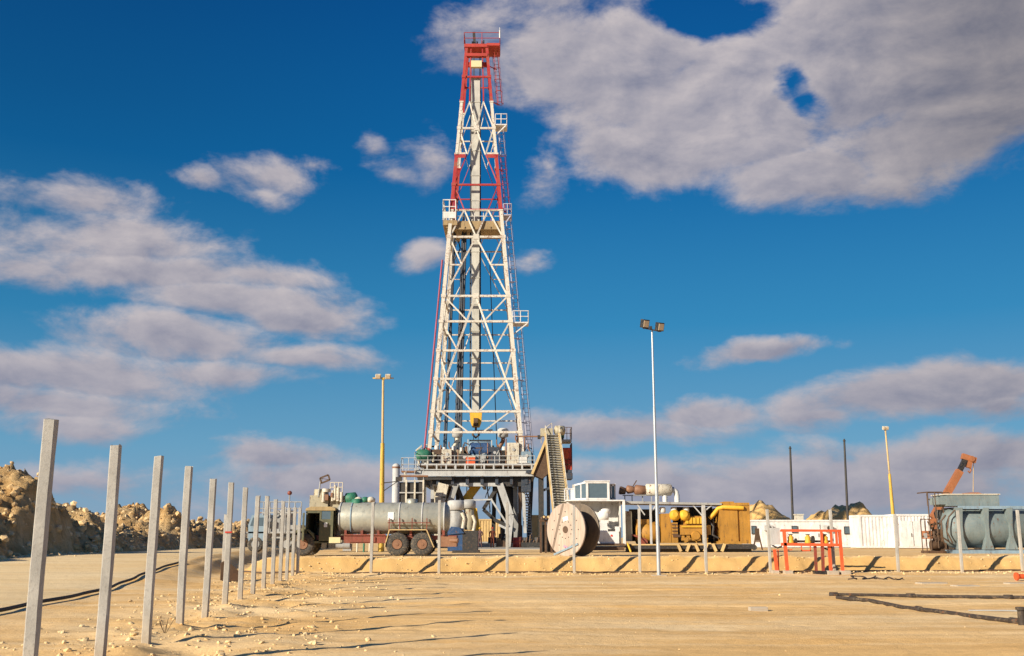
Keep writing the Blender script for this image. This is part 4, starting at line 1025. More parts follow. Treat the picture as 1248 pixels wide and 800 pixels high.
def wheel(u, yside, r=.575):
    x = L(u,664)[0]; s = 1 if yside < 1 else -1
    m = MB(); m.lathe((x,yside,r),(0,s,0),[(0,r*.44),(-.012,r*.6),(.0,r*.86),(.04,r*.97),(.10,r),(.25,r),(.30,r*.97),(.33,r*.8),(.33,r*.6)],36)
    for k in range(30):
        an = k*2*PI/30; m.box((x+math.cos(an)*r*.985,yside+s*.17,r+math.sin(an)*r*.985),(.03,.26,.03),ry=-an)
    w_ = m.build('wheel', M['tyre'], T)
    m = MB(); m.lathe((x,yside-s*.012,r),(0,s,0),[(0,r*.46),(.0,r*.42),(.10,r*.38),(.11,r*.2),(-.02,r*.14)],24)
    for k in range(8): an = k*2*PI/8; m.lathe((x+math.cos(an)*r*.29,yside+s*.08,r+math.sin(an)*r*.29),(0,-s,0),[(0,.03),(.04,.025)],6)
    m.build('rim', M['hub'], w_)
for u in (484,514.5,369):
    wheel(u, 0.0); wheel(u, 2.05)
m = MB(); r=.575
for (ua, ub) in ((469,529),):
    pa, pb = L(ua,0)[0], L(ub,0)[0]
    pts = [(pa,.45),(pa+.22,1.28),(pb-.38,1.28),(pb,.42)]
    for (p, q) in zip(pts[:-1], pts[1:]): m.beam((p[0],.12,p[1]),(q[0],.12,q[1]),.3,.05)
m.build('fender', M['tan'], T)
m = MB()
for u in (474,487,502,520): x = L(u,0)[0]; m.b2(x-.02,x+.02,-.02,.04,1.28,1.85)
m.beam((L(472,0)[0],.0,1.62),(L(524,0)[0],.0,1.62),.04); m.build('side_rack', M['rustred'], T)
m = MB(); x,z = L(401,662); x2,z2 = L(415,655); m.b2(x,x2,-.04,.02,z,z2); m.build('number_board', M['plate'], T)
m = MB(); m.lathe((L(412,0)[0]-.1,.15,.5),(1,0,0),[(0,.16),(.7,.16)],14); m.b2(L(418,0)[0],L(428,0)[0],.1,.5,.25,.6); m.build('fuel_tank', M['grey'], T)
# cab
cx0, cx1 = L(372,0)[0], L(407,0)[0]; cz0, cz1 = L(0,661)[1], L(0,619)[1]
m = MB()
y0, y1 = .02, 2.18
m.b2(cx1-.06,cx1,y0,y1,cz0+.1,cz1-.12)                                # rear wall
m.b2(cx0,cx0+.07,y0,y1,cz0,cz1-.2)                                    # windscreen pillar side
m.b2(cx0,cx1,y1-.06,y1,cz0,cz1-.15)
m.b2(cx0,cx1,y0,y1,cz0-.05,cz0+.05)
xm = L(390,0)[0]
wz0, wz1 = L(0,633)[1], L(0,623)[1]; wx0, wx1 = L(391,0)[0], L(402,0)[0]
m.b2(xm-.05,cx1,y0,y0+.05,cz0,wz0); m.b2(xm-.05,cx1,y0,y0+.05,wz1,cz1-.1); m.b2(xm-.05,wx0,y0,y0+.05,wz0,wz1); m.b2(wx1,cx1,y0,y0+.05,wz0,wz1)
m.b2(cx0,xm-.05,y0,y0+.05,cz1-.26,cz1-.1)
cab = m.build('cab', M['olive'], T)
m = MB(); m.prism([(cx0-.05,cz1-.14),(cx0,cz1-.02),(cx0+.25,cz1+.05),(cx1-.2,cz1+.05),(cx1+.02,cz1-.02),(cx1+.02,cz1-.14)], y0-.04, y1+.04); m.build('roof', M['tanroof'], cab)
m = MB(); m.b2(wx0,wx1,y0+.015,y0+.03,wz0,wz1); m.build('side_window', M['glass'], cab)
m = MB(); m.b2(cx0+.5,cx1-.25,.6,1.8,cz0+.1,cz0+.7); m.b2(cx1-.35,cx1-.15,.6,1.8,cz0+.6,cz0+1.3); m.build('seat', M['black'], cab)
m = MB(); m.lathe((cx0+.5,.7,cz0+.95),(.5,0,.85),[(0,.24),(.03,.24)],16); m.build('steering_wheel', M['black'], cab)
# bonnet to the left
hx0 = L(357,0)[0]; m = MB(); m.prism([(hx0,cz0-.05),(hx0,cz0+.42),(hx0+.15,cz0+.62),(cx0,cz0+.75),(cx0,cz0-.05)], .25, 1.95); m.build('bonnet', M['olive'], T)
m = MB(); m.prism([(L(354,0)[0],.75),(L(357,0)[0],1.15),(L(363,0)[0],1.3),(L(376,0)[0],1.3),(L(382,0)[0],1.1),(L(384,0)[0],.8),(L(381,0)[0],.95),(L(375,0)[0],1.2),(L(364,0)[0],1.2),(L(358,0)[0],1.05)], -.02, .4); m.build('front_fender', M['olive'], T)
m = MB(); m.b2(hx0-.12,hx0,.1,2.1,.6,.85); m.build('front_bumper', M['grey'], T)
# open door, swung forward (edge seen as pale slab)
m = MB(); m.box((cx0-.02,-.45,(cz0+cz1)/2-.1),(.05,.95,1.35),rz=.25); d_ = m.build('door', M['olive'], T); m = MB(); m.box((cx0-.055,-.45,(cz0+cz1)/2+.25),(.02,.6,.45),rz=.25); m.build('window', M['glass'], d_)
m = MB(); m.box((L(397,640)[0],-.03,L(397,640)[1]),(.16,.03,.22)); m.build('mirror', M['label'], T)

# clutter behind the truck: pipes, tripod frame, green pump, second vehicle
Y=66
def Q(u,v,Y): x,z = W(u,v,Y); return x,z
# service rig unit behind the cab
x, _ = W(398,610,Y); t = thing('pump_skid', 'beige and green pump machinery with tall bent flood lamp mast behind the truck cab', 'pump', (x,Y,PAD)); q = lambda u,v: (W(u,v,Y)[0]-x, W(u,v,Y)[1]-PAD)
m = MB(); a=q(383,612); b=q(400,600); m.b2(a[0]-.3,b[0],0,1.2,.2,b[1]-.2); m.b2(q(400,0)[0],q(416,0)[0],.2,1.1,.2,q(0,604)[1]); m.lathe((q(388,0)[0],.5,q(0,606)[1]),(0,0,1),[(0,.5),(.5,.45)],16); m.build('body', M['beige'], t)
m = MB(); m.lathe((q(418,0)[0],.3,q(0,608)[1]),(1,0,.1),[(0,.2),(.1,.36),(.7,.36),(.8,.2)],14); m.b2(q(420,0)[0],q(432,0)[0],0,.7,q(0,613)[1]-.4,q(0,606)[1]); m.build('motor', M['green'], t)
m = MB(); m.path([(*q(388,606)[:1],0,q(0,606)[1]),(q(388,0)[0],0,q(0,588)[1]),(q(390,0)[0],0,q(0,584)[1])], .045, 6); m.build('lamp_mast', M['grey'], t)
m = MB(); A=[q(390,583),q(400,579),q(402,585),q(392,589)]
for i in range(4): a=A[i]; b=A[(i+1)%4]; m.beam((a[0],0,a[1]),(b[0],0,b[1]),.10,.10)
m.beam((A[0][0],0,A[0][1]),(A[2][0],0,A[2][1]),.04); m.beam((A[3][0],0,A[3][1]),(q(388,0)[0],0,q(0,590)[1]),.06); m.build('lamp_frame', M['brown'], t)
m = MB()
for u,v0,v1,r in ((393,612,600,.12),(407,610,592,.09),(411,611,595,.12),(415,612,600,.10),(404,611,598,.07),(396,600,596,.25)): m.tube((q(u,0)[0],-.1,q(0,v0)[1]),(q(u,0)[0],-.1,q(0,v1)[1]),r)
m.rail((q(401,0)[0],-.1,q(0,600)[1]),(q(416,0)[0],-.1,q(0,600)[1]),.6,3,.03)
m.build('pipework', M['cream'], t)
m = MB(); m.b2(q(395,0)[0],q(399,0)[0],-.2,.1,q(0,610)[1],q(0,603)[1]); m.b2(q(402,0)[0],q(404.5,0)[0],-.25,-.1,q(0,606)[1],q(0,601)[1]); m.build('valve', M['hub'], t)
for u,l,mt in ((437,'small white air filter poking above the tanker, left one','cream'),(445,'small dark green valve wheel poking above the tanker','green'),(452,'small white cap poking above the tanker, right one','cream')):
    x,_=W(u,612,Y); z1=W(u,606,Y)[1]; m = MB(); m.tube((0,0,0),(0,0,z1-PAD-.3),.06); m.lathe((0,0,z1-PAD-.35),(0,0,1),[(0,.1),(.05,.28),(.25,.28),(.36,.1)],12); tag(m.build('valve_head', M[mt]), l, 'valve', None, (x,Y,PAD))
# second vehicle left, behind the post row
YV = 64; x, _ = W(330,660,YV); t = thing('service_truck', 'grey service truck with railed deck half hidden behind the fence posts', 'truck', (x,YV,PAD)); q = lambda u,v: (W(u,v,YV)[0]-x, W(u,v,YV)[1]-PAD)
ax0, ax1 = q(300,0)[0], q(366,0)[0]
m = MB()
for y in (.4,1.7): m.b2(ax0,ax1,y-.08,y+.08,.85,1.15)
m.b2(ax0,ax1,0,2.2,1.15,1.25); m.build('chassis', M['grey'], t)
m = MB(); m.prism([(q(303,0)[0],.7),(q(302,0)[0],q(0,640)[1]),(q(306,0)[0],q(0,628)[1]),(q(322,0)[0],q(0,627)[1]),(q(322,0)[0],.7)], 0, 2.2); c_ = m.build('cab', M['bluegrey'], t)
m = MB(); m.prism([(q(304.5,0)[0],q(0,641)[1]),(q(307.5,0)[0],q(0,631)[1]),(q(313,0)[0],q(0,631)[1]),(q(313,0)[0],q(0,641)[1])], -.02, .02); m.b2(q(315,0)[0],q(320,0)[0],-.02,.02,q(0,641)[1],q(0,631)[1]); m.build('side_window', M['glass'], c_)
m = MB(); m.b2(q(324,0)[0],q(340,0)[0],.1,2,1.25,q(0,632)[1]); m.b2(q(345,0)[0],q(364,0)[0],.1,2,1.25,q(0,640)[1]); m.lathe((q(343,0)[0],.8,1.25),(0,0,1),[(0,.5),(1.3,.5)],14); m.build('machinery', M['grey'], t)
m = MB(); m.b2(q(326,0)[0],q(336,0)[0],-.02,.08,1.5,q(0,636)[1]); m.build('open_hatch', M['black'], t)
m = MB(); m.b2(q(350,0)[0],q(356,0)[0],-.02,.08,1.4,q(0,646)[1]); m.build('open_hatch', M['black'], t)
m = MB(); m.rail((ax0+.6,0,q(0,622)[1]-.3),(ax1,0,q(0,622)[1]-.3),.8,7,.035); m.beam((ax0+.6,0,q(0,625)[1]),(ax1,0,q(0,625)[1]),.09); 
for u in (310,328,347,364): m.tube((q(u,0)[0],0,1.2),(q(u,0)[0],0,q(0,618)[1]),.04)
m.build('railing', M['grey'], t)
m = MB(); m.tube((q(351,0)[0],0,2.0),(q(351,0)[0],0,q(0,603)[1]),.04); m.build('signal_pole', M['grey'], t)
m = MB(); m.lathe((q(351,0)[0],0,q(0,603.5)[1]),(0,0,1),[(0,.06),(.05,.14),(.18,.14),(.25,.06)],12); m.build('signal_lamp', M['rustred'], t)
for u in (312,350,362):
    m = MB(); m.lathe((q(u,0)[0],-.02,.5),(0,1,0),[(0,.4),(.04,.5),(.3,.5),(.33,.4)],24); w_ = m.build('wheel', M['tyre'], t); m = MB(); m.lathe((q(u,0)[0],-.04,.5),(0,1,0),[(0,.25),(.05,.22)],16); m.build('rim', M['grey'], w_)

# ------------------------------------------------------------------ pump unit with white topped cylinders behind the tanker
YP_ = 63; x,_ = W(563,665,YP_); t = thing('filter_unit', 'pair of upright white capped filter cylinders on a blue skid behind the tanker', 'filter', (x,YP_,PAD)); q = lambda u,v: (W(u,v,YP_)[0]-x, W(u,v,YP_)[1]-PAD)
m = MB(); m.b2(q(546,0)[0],q(564,0)[0],-.3,1.6,.1,q(0,644)[1]); m.prism([(q(546,0)[0],q(0,652)[1]),(q(550,0)[0],q(0,642)[1]),(q(560,0)[0],q(0,643)[1]),(q(566,0)[0],q(0,650)[1])],-.4,-.3); m.build('blue_tank', M['blue'], t)
m = MB(); m.b2(q(564,0)[0],q(582,0)[0],-.3,1.6,.1,q(0,647)[1]); m.b2(q(552,0)[0],q(584,0)[0],-.5,1.8,-.05,.15); m.build('skid', M['dark'], t)
for u, r, mt, v0 in ((555.5,.42,'grey',622),(571,.30,'beige',620)):
    zz = q(0,v0)[1]; zt = q(0,611)[1]; xx = q(u,0)[0]
    m = MB(); m.lathe((xx,.3,q(0,646)[1]),(0,0,1),[(0,r*.8),(.2,r),(zz-q(0,646)[1]-.05,r),(zz-q(0,646)[1],r*.7)],20); c_ = m.build('cylinder', M[mt], t)
    m = MB(); m.lathe((xx,.3,zz),(0,0,1),[(0,r+.02),(.03,r+.12),(zt-zz,r+.12),(zt-zz+.06,r)],20); m.build('cap', M['lightgrey' if u<560 else 'grey'], c_)
m = MB(); m.path([(q(563,0)[0],0,q(0,625)[1]),(q(566,0)[0],0,q(0,632)[1]),(q(564,0)[0],0,q(0,645)[1])],.12,8); m.path([(q(576,0)[0],0,q(0,628)[1]),(q(579,0)[0],0,q(0,636)[1]),(q(577,0)[0],0,q(0,647)[1])],.1,8); m.build('pipework', M['cream'], t)

# ------------------------------------------------------------------ white unit
YW = 65.5; x,_ = W(735,665,YW); t = thing('logging_unit', 'white equipment unit with glazed operator cab on its roof behind the cable drum', 'equipment unit', (x,YW,PAD)); q = lambda u,v: (W(u,v,YW)[0]-x, W(u,v,YW)[1]-PAD)
z = lambda v: q(0,v)[1]; X = lambda u: q(u,0)[0]
m = MB(); m.b2(X(708),X(756),1.3,1.42,z(664),z(611)); m.b2(X(756),X(757.5),.2,1.42,z(664),z(611)); m.b2(X(692),X(709),.1,1.42,z(664),z(611)); m.build('wall', M['cream2'] if 'cream2' in M else M['white'], t)
m = MB(); m.b2(X(690),X(762),-.25,1.6,z(611),z(609.5)); m.beam((X(760.5),-.15,z(664)),(X(760.5),-.15,z(611)),.16,.16); m.beam((X(757),-.15,z(664)),(X(762),-.15,z(664)),.12,.12); m.build('roof_frame', M['boxwhite'], t)
m = MB(); m.b2(X(690),X(760),-.3,1.5,.12,.34); m.b2(X(712),X(760),-.35,-.25,z(665),z(662.5)); m.build('skid', M['brown'], t)
m = MB(); m.b2(X(727),X(754),-.2,.6,z(663),z(648)); m.b2(X(729),X(740),-.15,.5,z(648),z(637)); m.b2(X(750),X(755),-.2,.6,z(648),z(642)); m.build('console', M['boxwhite'], t)
m = MB(); m.lathe((X(730),.2,z(629)),(1,0,0),[(0,.2),(.08,.33),(.55,.33),(.65,.2)],16); m.lathe((X(739),.2,z(627)),(0,0,1),[(0,.2),(.1,.3),(.3,.3),(.36,.15)],16); m.b2(X(732),X(742),0,.5,z(638),z(628)); m.tube((X(723),.3,z(627)),(X(731),.3,z(629)),.22); m.build('motor', M['white'], t)
m = MB(); m.b2(X(742),X(750),-.05,.5,z(648),z(645)); m.build('opening', M['dark'], t)
m = MB(); m.lathe((X(745),-.22,z(653)),(0,1,0),[(0,.07),(.02,.07)],12); m.build('red_emblem', M['redtape'], t)
m = MB()
zc0, zc1 = z(609.3), z(587.5)
# operator cab: frame, panes
fx = [X(716),X(742)]
for a in fx: m.b2(a-.07,a+.07,-.25,-.11,zc0,zc1)
m.b2(fx[0],fx[1],-.24,-.12,zc0,zc0+.1); m.b2(fx[0],fx[1],-.24,-.12,zc1-.1,zc1)
m.b2(X(742)+.07,X(751),.3,.42,zc0,zc0+.12); m.b2(X(742),X(751.5),.3,.42,z(590.5)-.1,z(590.5)); m.b2(X(746.5)-.04,X(746.5)+.04,.3,.42,zc0,z(590.5)); m.b2(X(750.5),X(752),.3,.42,zc0,z(590.5))
m.b2(X(713),X(744),-.3,1.6,zc1,zc1+.07); m.b2(X(744)+.01,X(752),.25,1.5,z(590.5),z(590.5)+.05)
# angled left bay
pa = Vector((X(716)-.05,-.2,0)); pb = Vector((X(702),.9,0)); 
for p in (pa.lerp(pb,.45), pb): m.beam((p.x,p.y,zc0),(p.x,p.y,zc1-.12),.10)
m.beam((pa.x,pa.y,zc0+.05),(pb.x,pb.y,zc0+.05),.1); m.beam((pa.x,pa.y,zc1-.05),(pb.x,pb.y,zc1-.17),.1)
m.b2(X(689.5),X(702),.9,1.0,z(596),z(594.5)); m.b2(X(692),X(693.3),.9,1.0,zc0,z(595)); m.b2(X(689),X(690.2),.9,1.0,zc0,z(595)); m.b2(X(697),X(701.5),.92,1.0,zc0,z(596))
m.build('cab_frame', M['boxwhite'], t)
m = MB(); m.b2(X(716)+.07,X(742)-.07,-.2,-.17,zc0+.1,zc1-.1); m.beam((pa.x,pa.y+.02,(zc0+zc1)/2),(pb.x,pb.y+.02,(zc0+zc1)/2-.06),.03,zc1-zc0-.25); m.b2(X(743),X(751),.34,.37,zc0+.12,z(590.5)-.1); m.build('cab_glazing', M['glass'], t)
m = MB(); m.b2(X(717),X(741),1.3,1.5,zc0,zc1); m.b2(X(700),X(716),1.5,1.6,zc0,zc1-.1); m.build('cab_back', M['cream'], t)
m = MB(); m.path([(X(764),-.1,z(662)),(X(766),-.3,z(668)),(X(767.5),-.4,z(673))],.06,8); m.build('hose', M['amber'], t)

# dark pallet/crate stack left of the drum
Y=62; x,_=W(668,665,Y); t = thing('pipe_rack', 'brown steel rack of short pipes at the left of the cable drum', 'rack', (x,Y,PAD)); q = lambda u,v: (W(u,v,Y)[0]-x, W(u,v,Y)[1]-PAD)
m = MB()
for u in (659,665,672,676): m.beam((q(u,0)[0],0,0),(q(u,0)[0],0,q(0,633)[1]),.12)
m.b2(q(658,0)[0],q(680,0)[0],-.1,1.5,q(0,636)[1],q(0,633.5)[1]); m.build('frame', M['brown'], t)
for k in range(7):
    m = MB(); xx = q(660+k*2.6,0)[0]; m.tube((xx,-.3,q(0,631.5)[1]+.05*(k%2)),(xx+1.6,1.9,q(0,628)[1]),.07,n=8); m.build('pipe', M['tan' if k%2 else 'brown'], t)
m = MB(); m.b2(q(660,0)[0],q(676,0)[0],.2,1.3,.05,q(0,640)[1]); m.build('bin', M['dark'], t)

# ------------------------------------------------------------------ yellow generator
YG = 66; x,_ = W(845,665,YG); t = thing('generator_set', 'yellow diesel generator in an open roofed frame with large radiator box', 'generator', (x,YG,PAD)); q = lambda u,v: (W(u,v,YG)[0]-x, W(u,v,YG)[1]-PAD)
z = lambda v: q(0,v)[1]; X = lambda u: q(u,0)[0]
m = MB(); m.prism([(X(758),z(614)),(X(760),z(611)),(X(880),z(613.5)),(X(880),z(616))], -.3, 2.4); m.build('roof', M['grey'], t)
for u in (793,857.5):
    m = MB(); m.beam((X(u),-.2,z(665)),(X(u),-.2,z(614)),.13 if u<800 else .22,.12); m.build('frame_post', M['lightgrey'], t)
for (a,b) in (((858,631),(845,616)),((858,624),(868,616)),((786,628),(777,615)),((794,624),(800,616))):
    m = MB(); m.beam((X(a[0]),-.15,z(a[1])),(X(b[0]),-.15,z(b[1])),.07); m.build('frame_brace', M['lightgrey'], t)
m = MB(); m.b2(X(762),X(918),-.3,2.3,.28,.46); m.b2(X(762),X(918),-.35,-.25,.2,.5); m.b2(X(766),X(915),0,2,.0,.2); m.build('skid', M['dark'], t)
m = MB()
for k in range(6): m.box((X(826)+k*.55,-.42,.28),(.16,.16,.5),ry=(.4 if k%2 else -.4))
m.b2(X(768),X(860),-.42,-.36,.42,.5); m.build('pipe_stands', M['tan'], t)
# radiator
m = MB(); m.b2(X(877),X(899),-.2,2.2,z(660),z(619)); m.b2(X(901.5),X(912),-.2,2.2,z(660),z(617)); m.b2(X(899),X(901.5),-.1,2.2,z(660),z(619)); m.build('radiator_box', M['yellow'], t)
m = MB(); m.b2(X(912),X(914),-.22,2.2,z(661),z(616)); m.b2(X(880),X(914),-.22,2.2,z(616.5),z(613)); m.b2(X(885),X(897),.2,1.6,z(613),z(611.3)); m.b2(X(874),X(914),-.25,2.2,z(663),z(660)); m.build('radiator_frame', M['yellow'], t)
m = MB(); m.path([(X(866),.2,z(632)),(X(871),.1,z(627)),(X(876),-.1,z(620)),(X(881),-.28,z(618.5)),(X(906),-.28,z(619.5))], .13, 10); m.build('coolant_pipe', M['amber'], t)
m = MB(); m.path([(X(865),.3,z(634)),(X(870),.0,z(642)),(X(868),-.1,z(652)),(X(875),-.1,z(656))], .07, 8); m.build('hose', M['dark'], t)
# engine
m = MB(); m.b2(X(832),X(864),.3,1.5,z(662),z(643)); m.b2(X(829),X(866),.0,.9,z(652),z(640)); m.b2(X(834),X(862),.2,1.3,z(640),z(629)); m.b2(X(806),X(818),0,1.6,z(662),z(626)); m.b2(X(818.5),X(826),-.05,1.2,z(662),z(637)); m.build('engine_block', M['yellow'], t)
m = MB()
for k in range(6): m.b2(X(836+k*4.4),X(839.4+k*4.4),-.06,.2,z(638.5),z(631))
m.b2(X(831),X(863),-.1,.1,z(643),z(641)); m.build('cylinder_head', M['amber'], t)
m = MB()
for k in range(5): m.b2(X(830+k*6.5),X(834+k*6.5),-.04,.0,z(659),z(653))
m.lathe((X(848),-.1,z(653)),(0,1,0),[(0,.25),(.1,.3),(.15,.3)],16); m.lathe((X(836),-.08,z(658)),(0,1,0),[(0,.15),(.1,.15)],12); m.build('engine_cover', M['yellow'], t)
for u in (823,835):
    m = MB(); m.lathe((X(u),.25,z(629)),(0,-1,.2),[(0,.30),(.2,.36),(.4,.30),(.5,.16)],18); m.build('turbocharger', M['amber'], t)
for u in (809,823,838):
    m = MB(); m.lathe((X(u),.3,z(625)),(0,0,1),[(0,.16),(.05,.2),(.32,.2),(.36,.12)],14); m.build('air_filter', M['white'], t)
m = MB(); m.b2(X(820),X(829),-.1,.2,z(655),z(652)); 
for v in (640,644,648,652): m.b2(X(819),X(826),-.1,-.05,z(v)+.0,z(v)+.06)
m.build('step_grille', M['brown'], t)
m = MB(); m.lathe((X(776),.9,z(650)),(1,0,0),[(0,.5),(.1,.72),(1.3,.72),(1.5,.6)],24); m.b2(X(778),X(793),.5,1.4,z(640),z(633)); m.build('alternator', M['yellow'], t)
m = MB(); m.b2(X(763),X(771),.3,1.7,z(660),z(623)); m.build('control_cabinet', M['beige'], t)
m = MB(); m.b2(X(771),X(805),1.7,1.8,z(660),z(620)); m.b2(X(826),X(876),1.8,1.9,z(662),z(617)); m.build('back_panel', M['dark'], t)
m = MB(); m.lathe((X(784),-.1,z(661)),(0,1,0),[(0,.25),(.1,.28),(.4,.28)],16); m.path([(X(770),-.2,z(652)),(X(778),-.3,z(655)),(X(786),-.2,z(663))],.06); m.build('hose_reel', M['rustred'], t)
# muffler on the roof
zc = z(596.5)
S_ = thing('roof_muffler', 'pale rusty exhaust muffler lying on the roof of the generator frame', 'exhaust', (x,YG,PAD+z(611)))
zo = z(611)
def rb(m, n, mt):
    o = m.build(n, M[mt], S_)
    for v in o.data.vertices: v.co.z -= zo
    return o
m = MB(); m.lathe((X(790),.8,zc),(1,0,0),[(0,.28),(.06,.38),(1.62,.38),(1.7,.28)],24); rb(m,'silencer','cream')
m = MB(); m.lathe((X(776),.8,zc),(1,0,-.05),[(0,.22),(.1,.33),(.7,.30),(.75,.2)],18); m.lathe((X(766),.8,zc+.02),(1,0,.0),[(0,.16),(.1,.28),(.4,.22),(.5,.18)],16); rb(m,'rusty_section','hub')
m = MB(); m.lathe((X(757.5),.8,zc-.02),(1,0,-.2),[(0,.24),(.1,.27),(.4,.2),(.42,.15)],14); m.tube((X(762),.8,zc),(X(790),.8,zc),.09); m.beam((X(773),.7,zc+.1),(X(779),.7,z(585)),.12,.06); rb(m,'tail_pipe','brown')
m = MB(); m.path([(X(820),.8,zc),(X(824),.8,zc+.02),(X(828),.8,z(599)),(X(829),.8,z(604)),(X(829),.8,z(612.4))],.17,12); m.tube((X(814),.8,z(603)),(X(814),.8,z(612)),.16); rb(m,'exhaust_pipe','white')
m = MB()
for u in (764,773,786,797,806): m = MB(); m.beam((X(u),.75,z(611.5)),(X(u),.75,zc-.38),.06); rb(m,'support','grey')
m = MB(); m.b2(X(762),X(790),.5,1.1,zc-.38,zc-.33); rb(m,'support_plate','grey')

# ------------------------------------------------------------------ orange manifold
x, y = G(985, 700); t = thing('pipe_manifold', 'bright orange welded pipe frame with yellow valves on concrete feet before the bank', 'pipe frame', (x, y, gz(x,y))); q = lambda u,v: (W(u,v,y)[0]-x, W(u,v,y)[1]-gz(x,y)); X = lambda u: q(u,0)[0]; z = lambda v: W(985,v,y)[1]-gz(x,y)
X = lambda u: W(u,680,y)[0]-x
def pole(n, u0,v0,u1,v1,w,mt,dy=0):
    m = MB(); m.beam((W(u0,v0,y)[0]-x,dy,z(v0)),(W(u1,v1,y)[0]-x,dy,z(v1)),w,w); m.build(n, M[mt], t)
pole('top_beam', 951,647,1025,647,.10,'orange'); pole('middle_beam', 952,663.5,1024,664.5,.13,'orange')
pole('rear_beam', 956,646,1018,646.5,.07,'orange',.55); pole('rear_beam', 956,664,1018,664,.08,'orange',.55)
for u0,u1,w,mt,dy in ((955.5,960,.13,'orange',0),(1023,1027.5,.12,'orange',0)): pole('leg', u0,647,u1,701,w,mt,dy)
for u0,v0,u1,w,mt,dy in ((946,670,949.5,.13,'orange',.3),(951,670,952,.05,'orange',.4),(994,664,996,.11,'orangedark',.1),(1002,650,1004,.12,'orangedark',0.05),(1011,664,1014,.12,'orange',.1)): pole('leg', u0,v0,u1,702,w,mt,dy)
for u in (1001,1012.5,1019): pole('upright', u,647,u+1,664,.09,'orange')
pole('lower_bar', 956,671,966,670,.04,'orange',.05); 
m = MB(); m.b2(X(977),X(989),.0,.04,z(672),z(670.5)); m.b2(X(977),X(978),0,.04,z(672),z(664)); m.b2(X(988),X(989),0,.04,z(672),z(664)); m.build('basket', M['orange'], t)
for u in (966,987,1008):
    m = MB(); m.lathe((X(u),.15,z(663)),(0,0,1),[(0,.14),(.1,.16),(.16,.12),(.3,.13),(.34,.07),(.42,.07)],14); v_ = m.build('valve', M['amber'], t)
    m = MB(); m.lathe((X(u),.15,z(652)),(0,0,1),[(0,.1),(.03,.1)],12); m.tube((X(u),.15,z(655)),(X(u),.15,z(651)),.03); m.build('handwheel', M['black'], v_)
m = MB(); m.tube((X(962),.15,z(660)),(X(1014),.15,z(660)),.05); m.lathe((X(971),.15,z(660)),(1,0,0),[(0,.13),(.08,.13)],12); m.lathe((X(992),.15,z(658)),(1,0,0),[(0,.17),(.09,.17)],12); m.build('flow_line', M['dark'], t)
m = MB(); m.b2(X(942.5),X(953),.15,.4,z(664),z(643.5)); m.build('grey_box', M['lightgrey'], t)
m = MB(); m.path([(X(944),.3,z(665)),(X(950),.2,z(668)),(X(955),.2,z(666))],.035); m.path([(X(1004),.2,z(667)),(X(1010),.1,z(670)),(X(1016),.2,z(667))],.04); m.build('hose', M['black'], t)
for u,w,d in ((959.5,.38,.35),(946,.3,.3),(1029,.42,.35),(1013,.5,.45)):
    m = MB(); m.box((X(u),.0 if w>.35 else .3,.04),(w,d,.22)); m.build('concrete_foot', M['concrete'], t, .015)
for u in (995.5,1004): m = MB(); m.box((X(u),.05,.06),(.3,.3,.14)); m.build('foot_plate', M['black'], t)
# wet oily patch and hose tangle right of it
m = MB(); pts = []
for k in range(60):
    t_ = k/59; uu = 1034 + 66*t_ + 7*math.sin(k*.55)*(1-t_); vv = 703.5 + 2.2*math.sin(k*.37+1)*(1-t_*.7) + t_*1.5
    xx, yy = G(uu, vv, .03); pts.append((xx, yy, gz(xx,yy)+.03+.02*math.sin(k)))
m.path(pts, .028, 6); tag(m.build('hose_coil', M['pipe']), 'dark tangled hose lying right of the orange frame', 'hose')

# ------------------------------------------------------------------ blue-green tanks at the right
YB = 60; x,_ = W(1200,665,YB); t = thing('storage_tank', 'large blue green ribbed horizontal tank at the right edge', 'tank', (x,YB,PAD)); z = lambda v: W(1200,v,YB)[1]-PAD; X = lambda u: W(u,650,YB)[0]-x
tr = (z(619)-z(668))/2; tc = (z(619)+z(668))/2
m = MB(); m.lathe((X(1157),tr,tc),(1,0,0),[(0,tr*.35),(.15,tr*.75),(.4,tr*.95),(.6,tr),(X(1290)-X(1157)-.4,tr),(X(1290)-X(1157),tr*.4)],40); m.build('shell', M['teal'], t)
for u in (1171,1203,1232,1262):
    m = MB(); w=.09; m.prism([(X(u)-w*1.9,z(619)),(X(u)+w*1.9,z(619)),(X(u)+w,z(640)),(X(u)+w,z(655)),(X(u)+w*3.2,z(670)),(X(u)-w*3.2,z(670)),(X(u)-w,z(655)),(X(u)-w,z(640))], -.12, .25); m.b2(X(u)-.06,X(u)+.06,.25,2*tr,z(619)-.12,z(619)+.03); m.build('rib', M['teal'], t)
m = MB(); m.b2(X(1171),X(1290),-.1,.12,z(619.5)-.05,z(618)+.05); m.b2(X(1160),X(1290),-.05,2.2,.0,.2); m.build('top_rail', M['bluegrey'], t)
m = MB(); m.path([(X(1158),.3,z(660)),(X(1150),.2,z(655)),(X(1150),.2,z(635)),(X(1156),.2,z(628))],.05); m.path([(X(1160),0,z(662)),(X(1154),0,z(648)),(X(1158),0,z(630)),(X(1166),0,z(622))],.045); m.build('pipework', M['brown'], t)
t2 = thing('header_tank', 'blue green box tank with rusty top resting on the ribbed tank', 'tank', (x,YB+.7,PAD+z(618)+.06)); zz = z(603)-z(618)-.06
m = MB(); m.b2(X(1160),X(1224.5),-.4,1.6,0,zz); m.build('body', M['teal'], t2)
m = MB(); m.b2(X(1152),X(1162),-.2,1.2,zz*.15,zz*.8); m.build('side_box', M['teal'], t2)
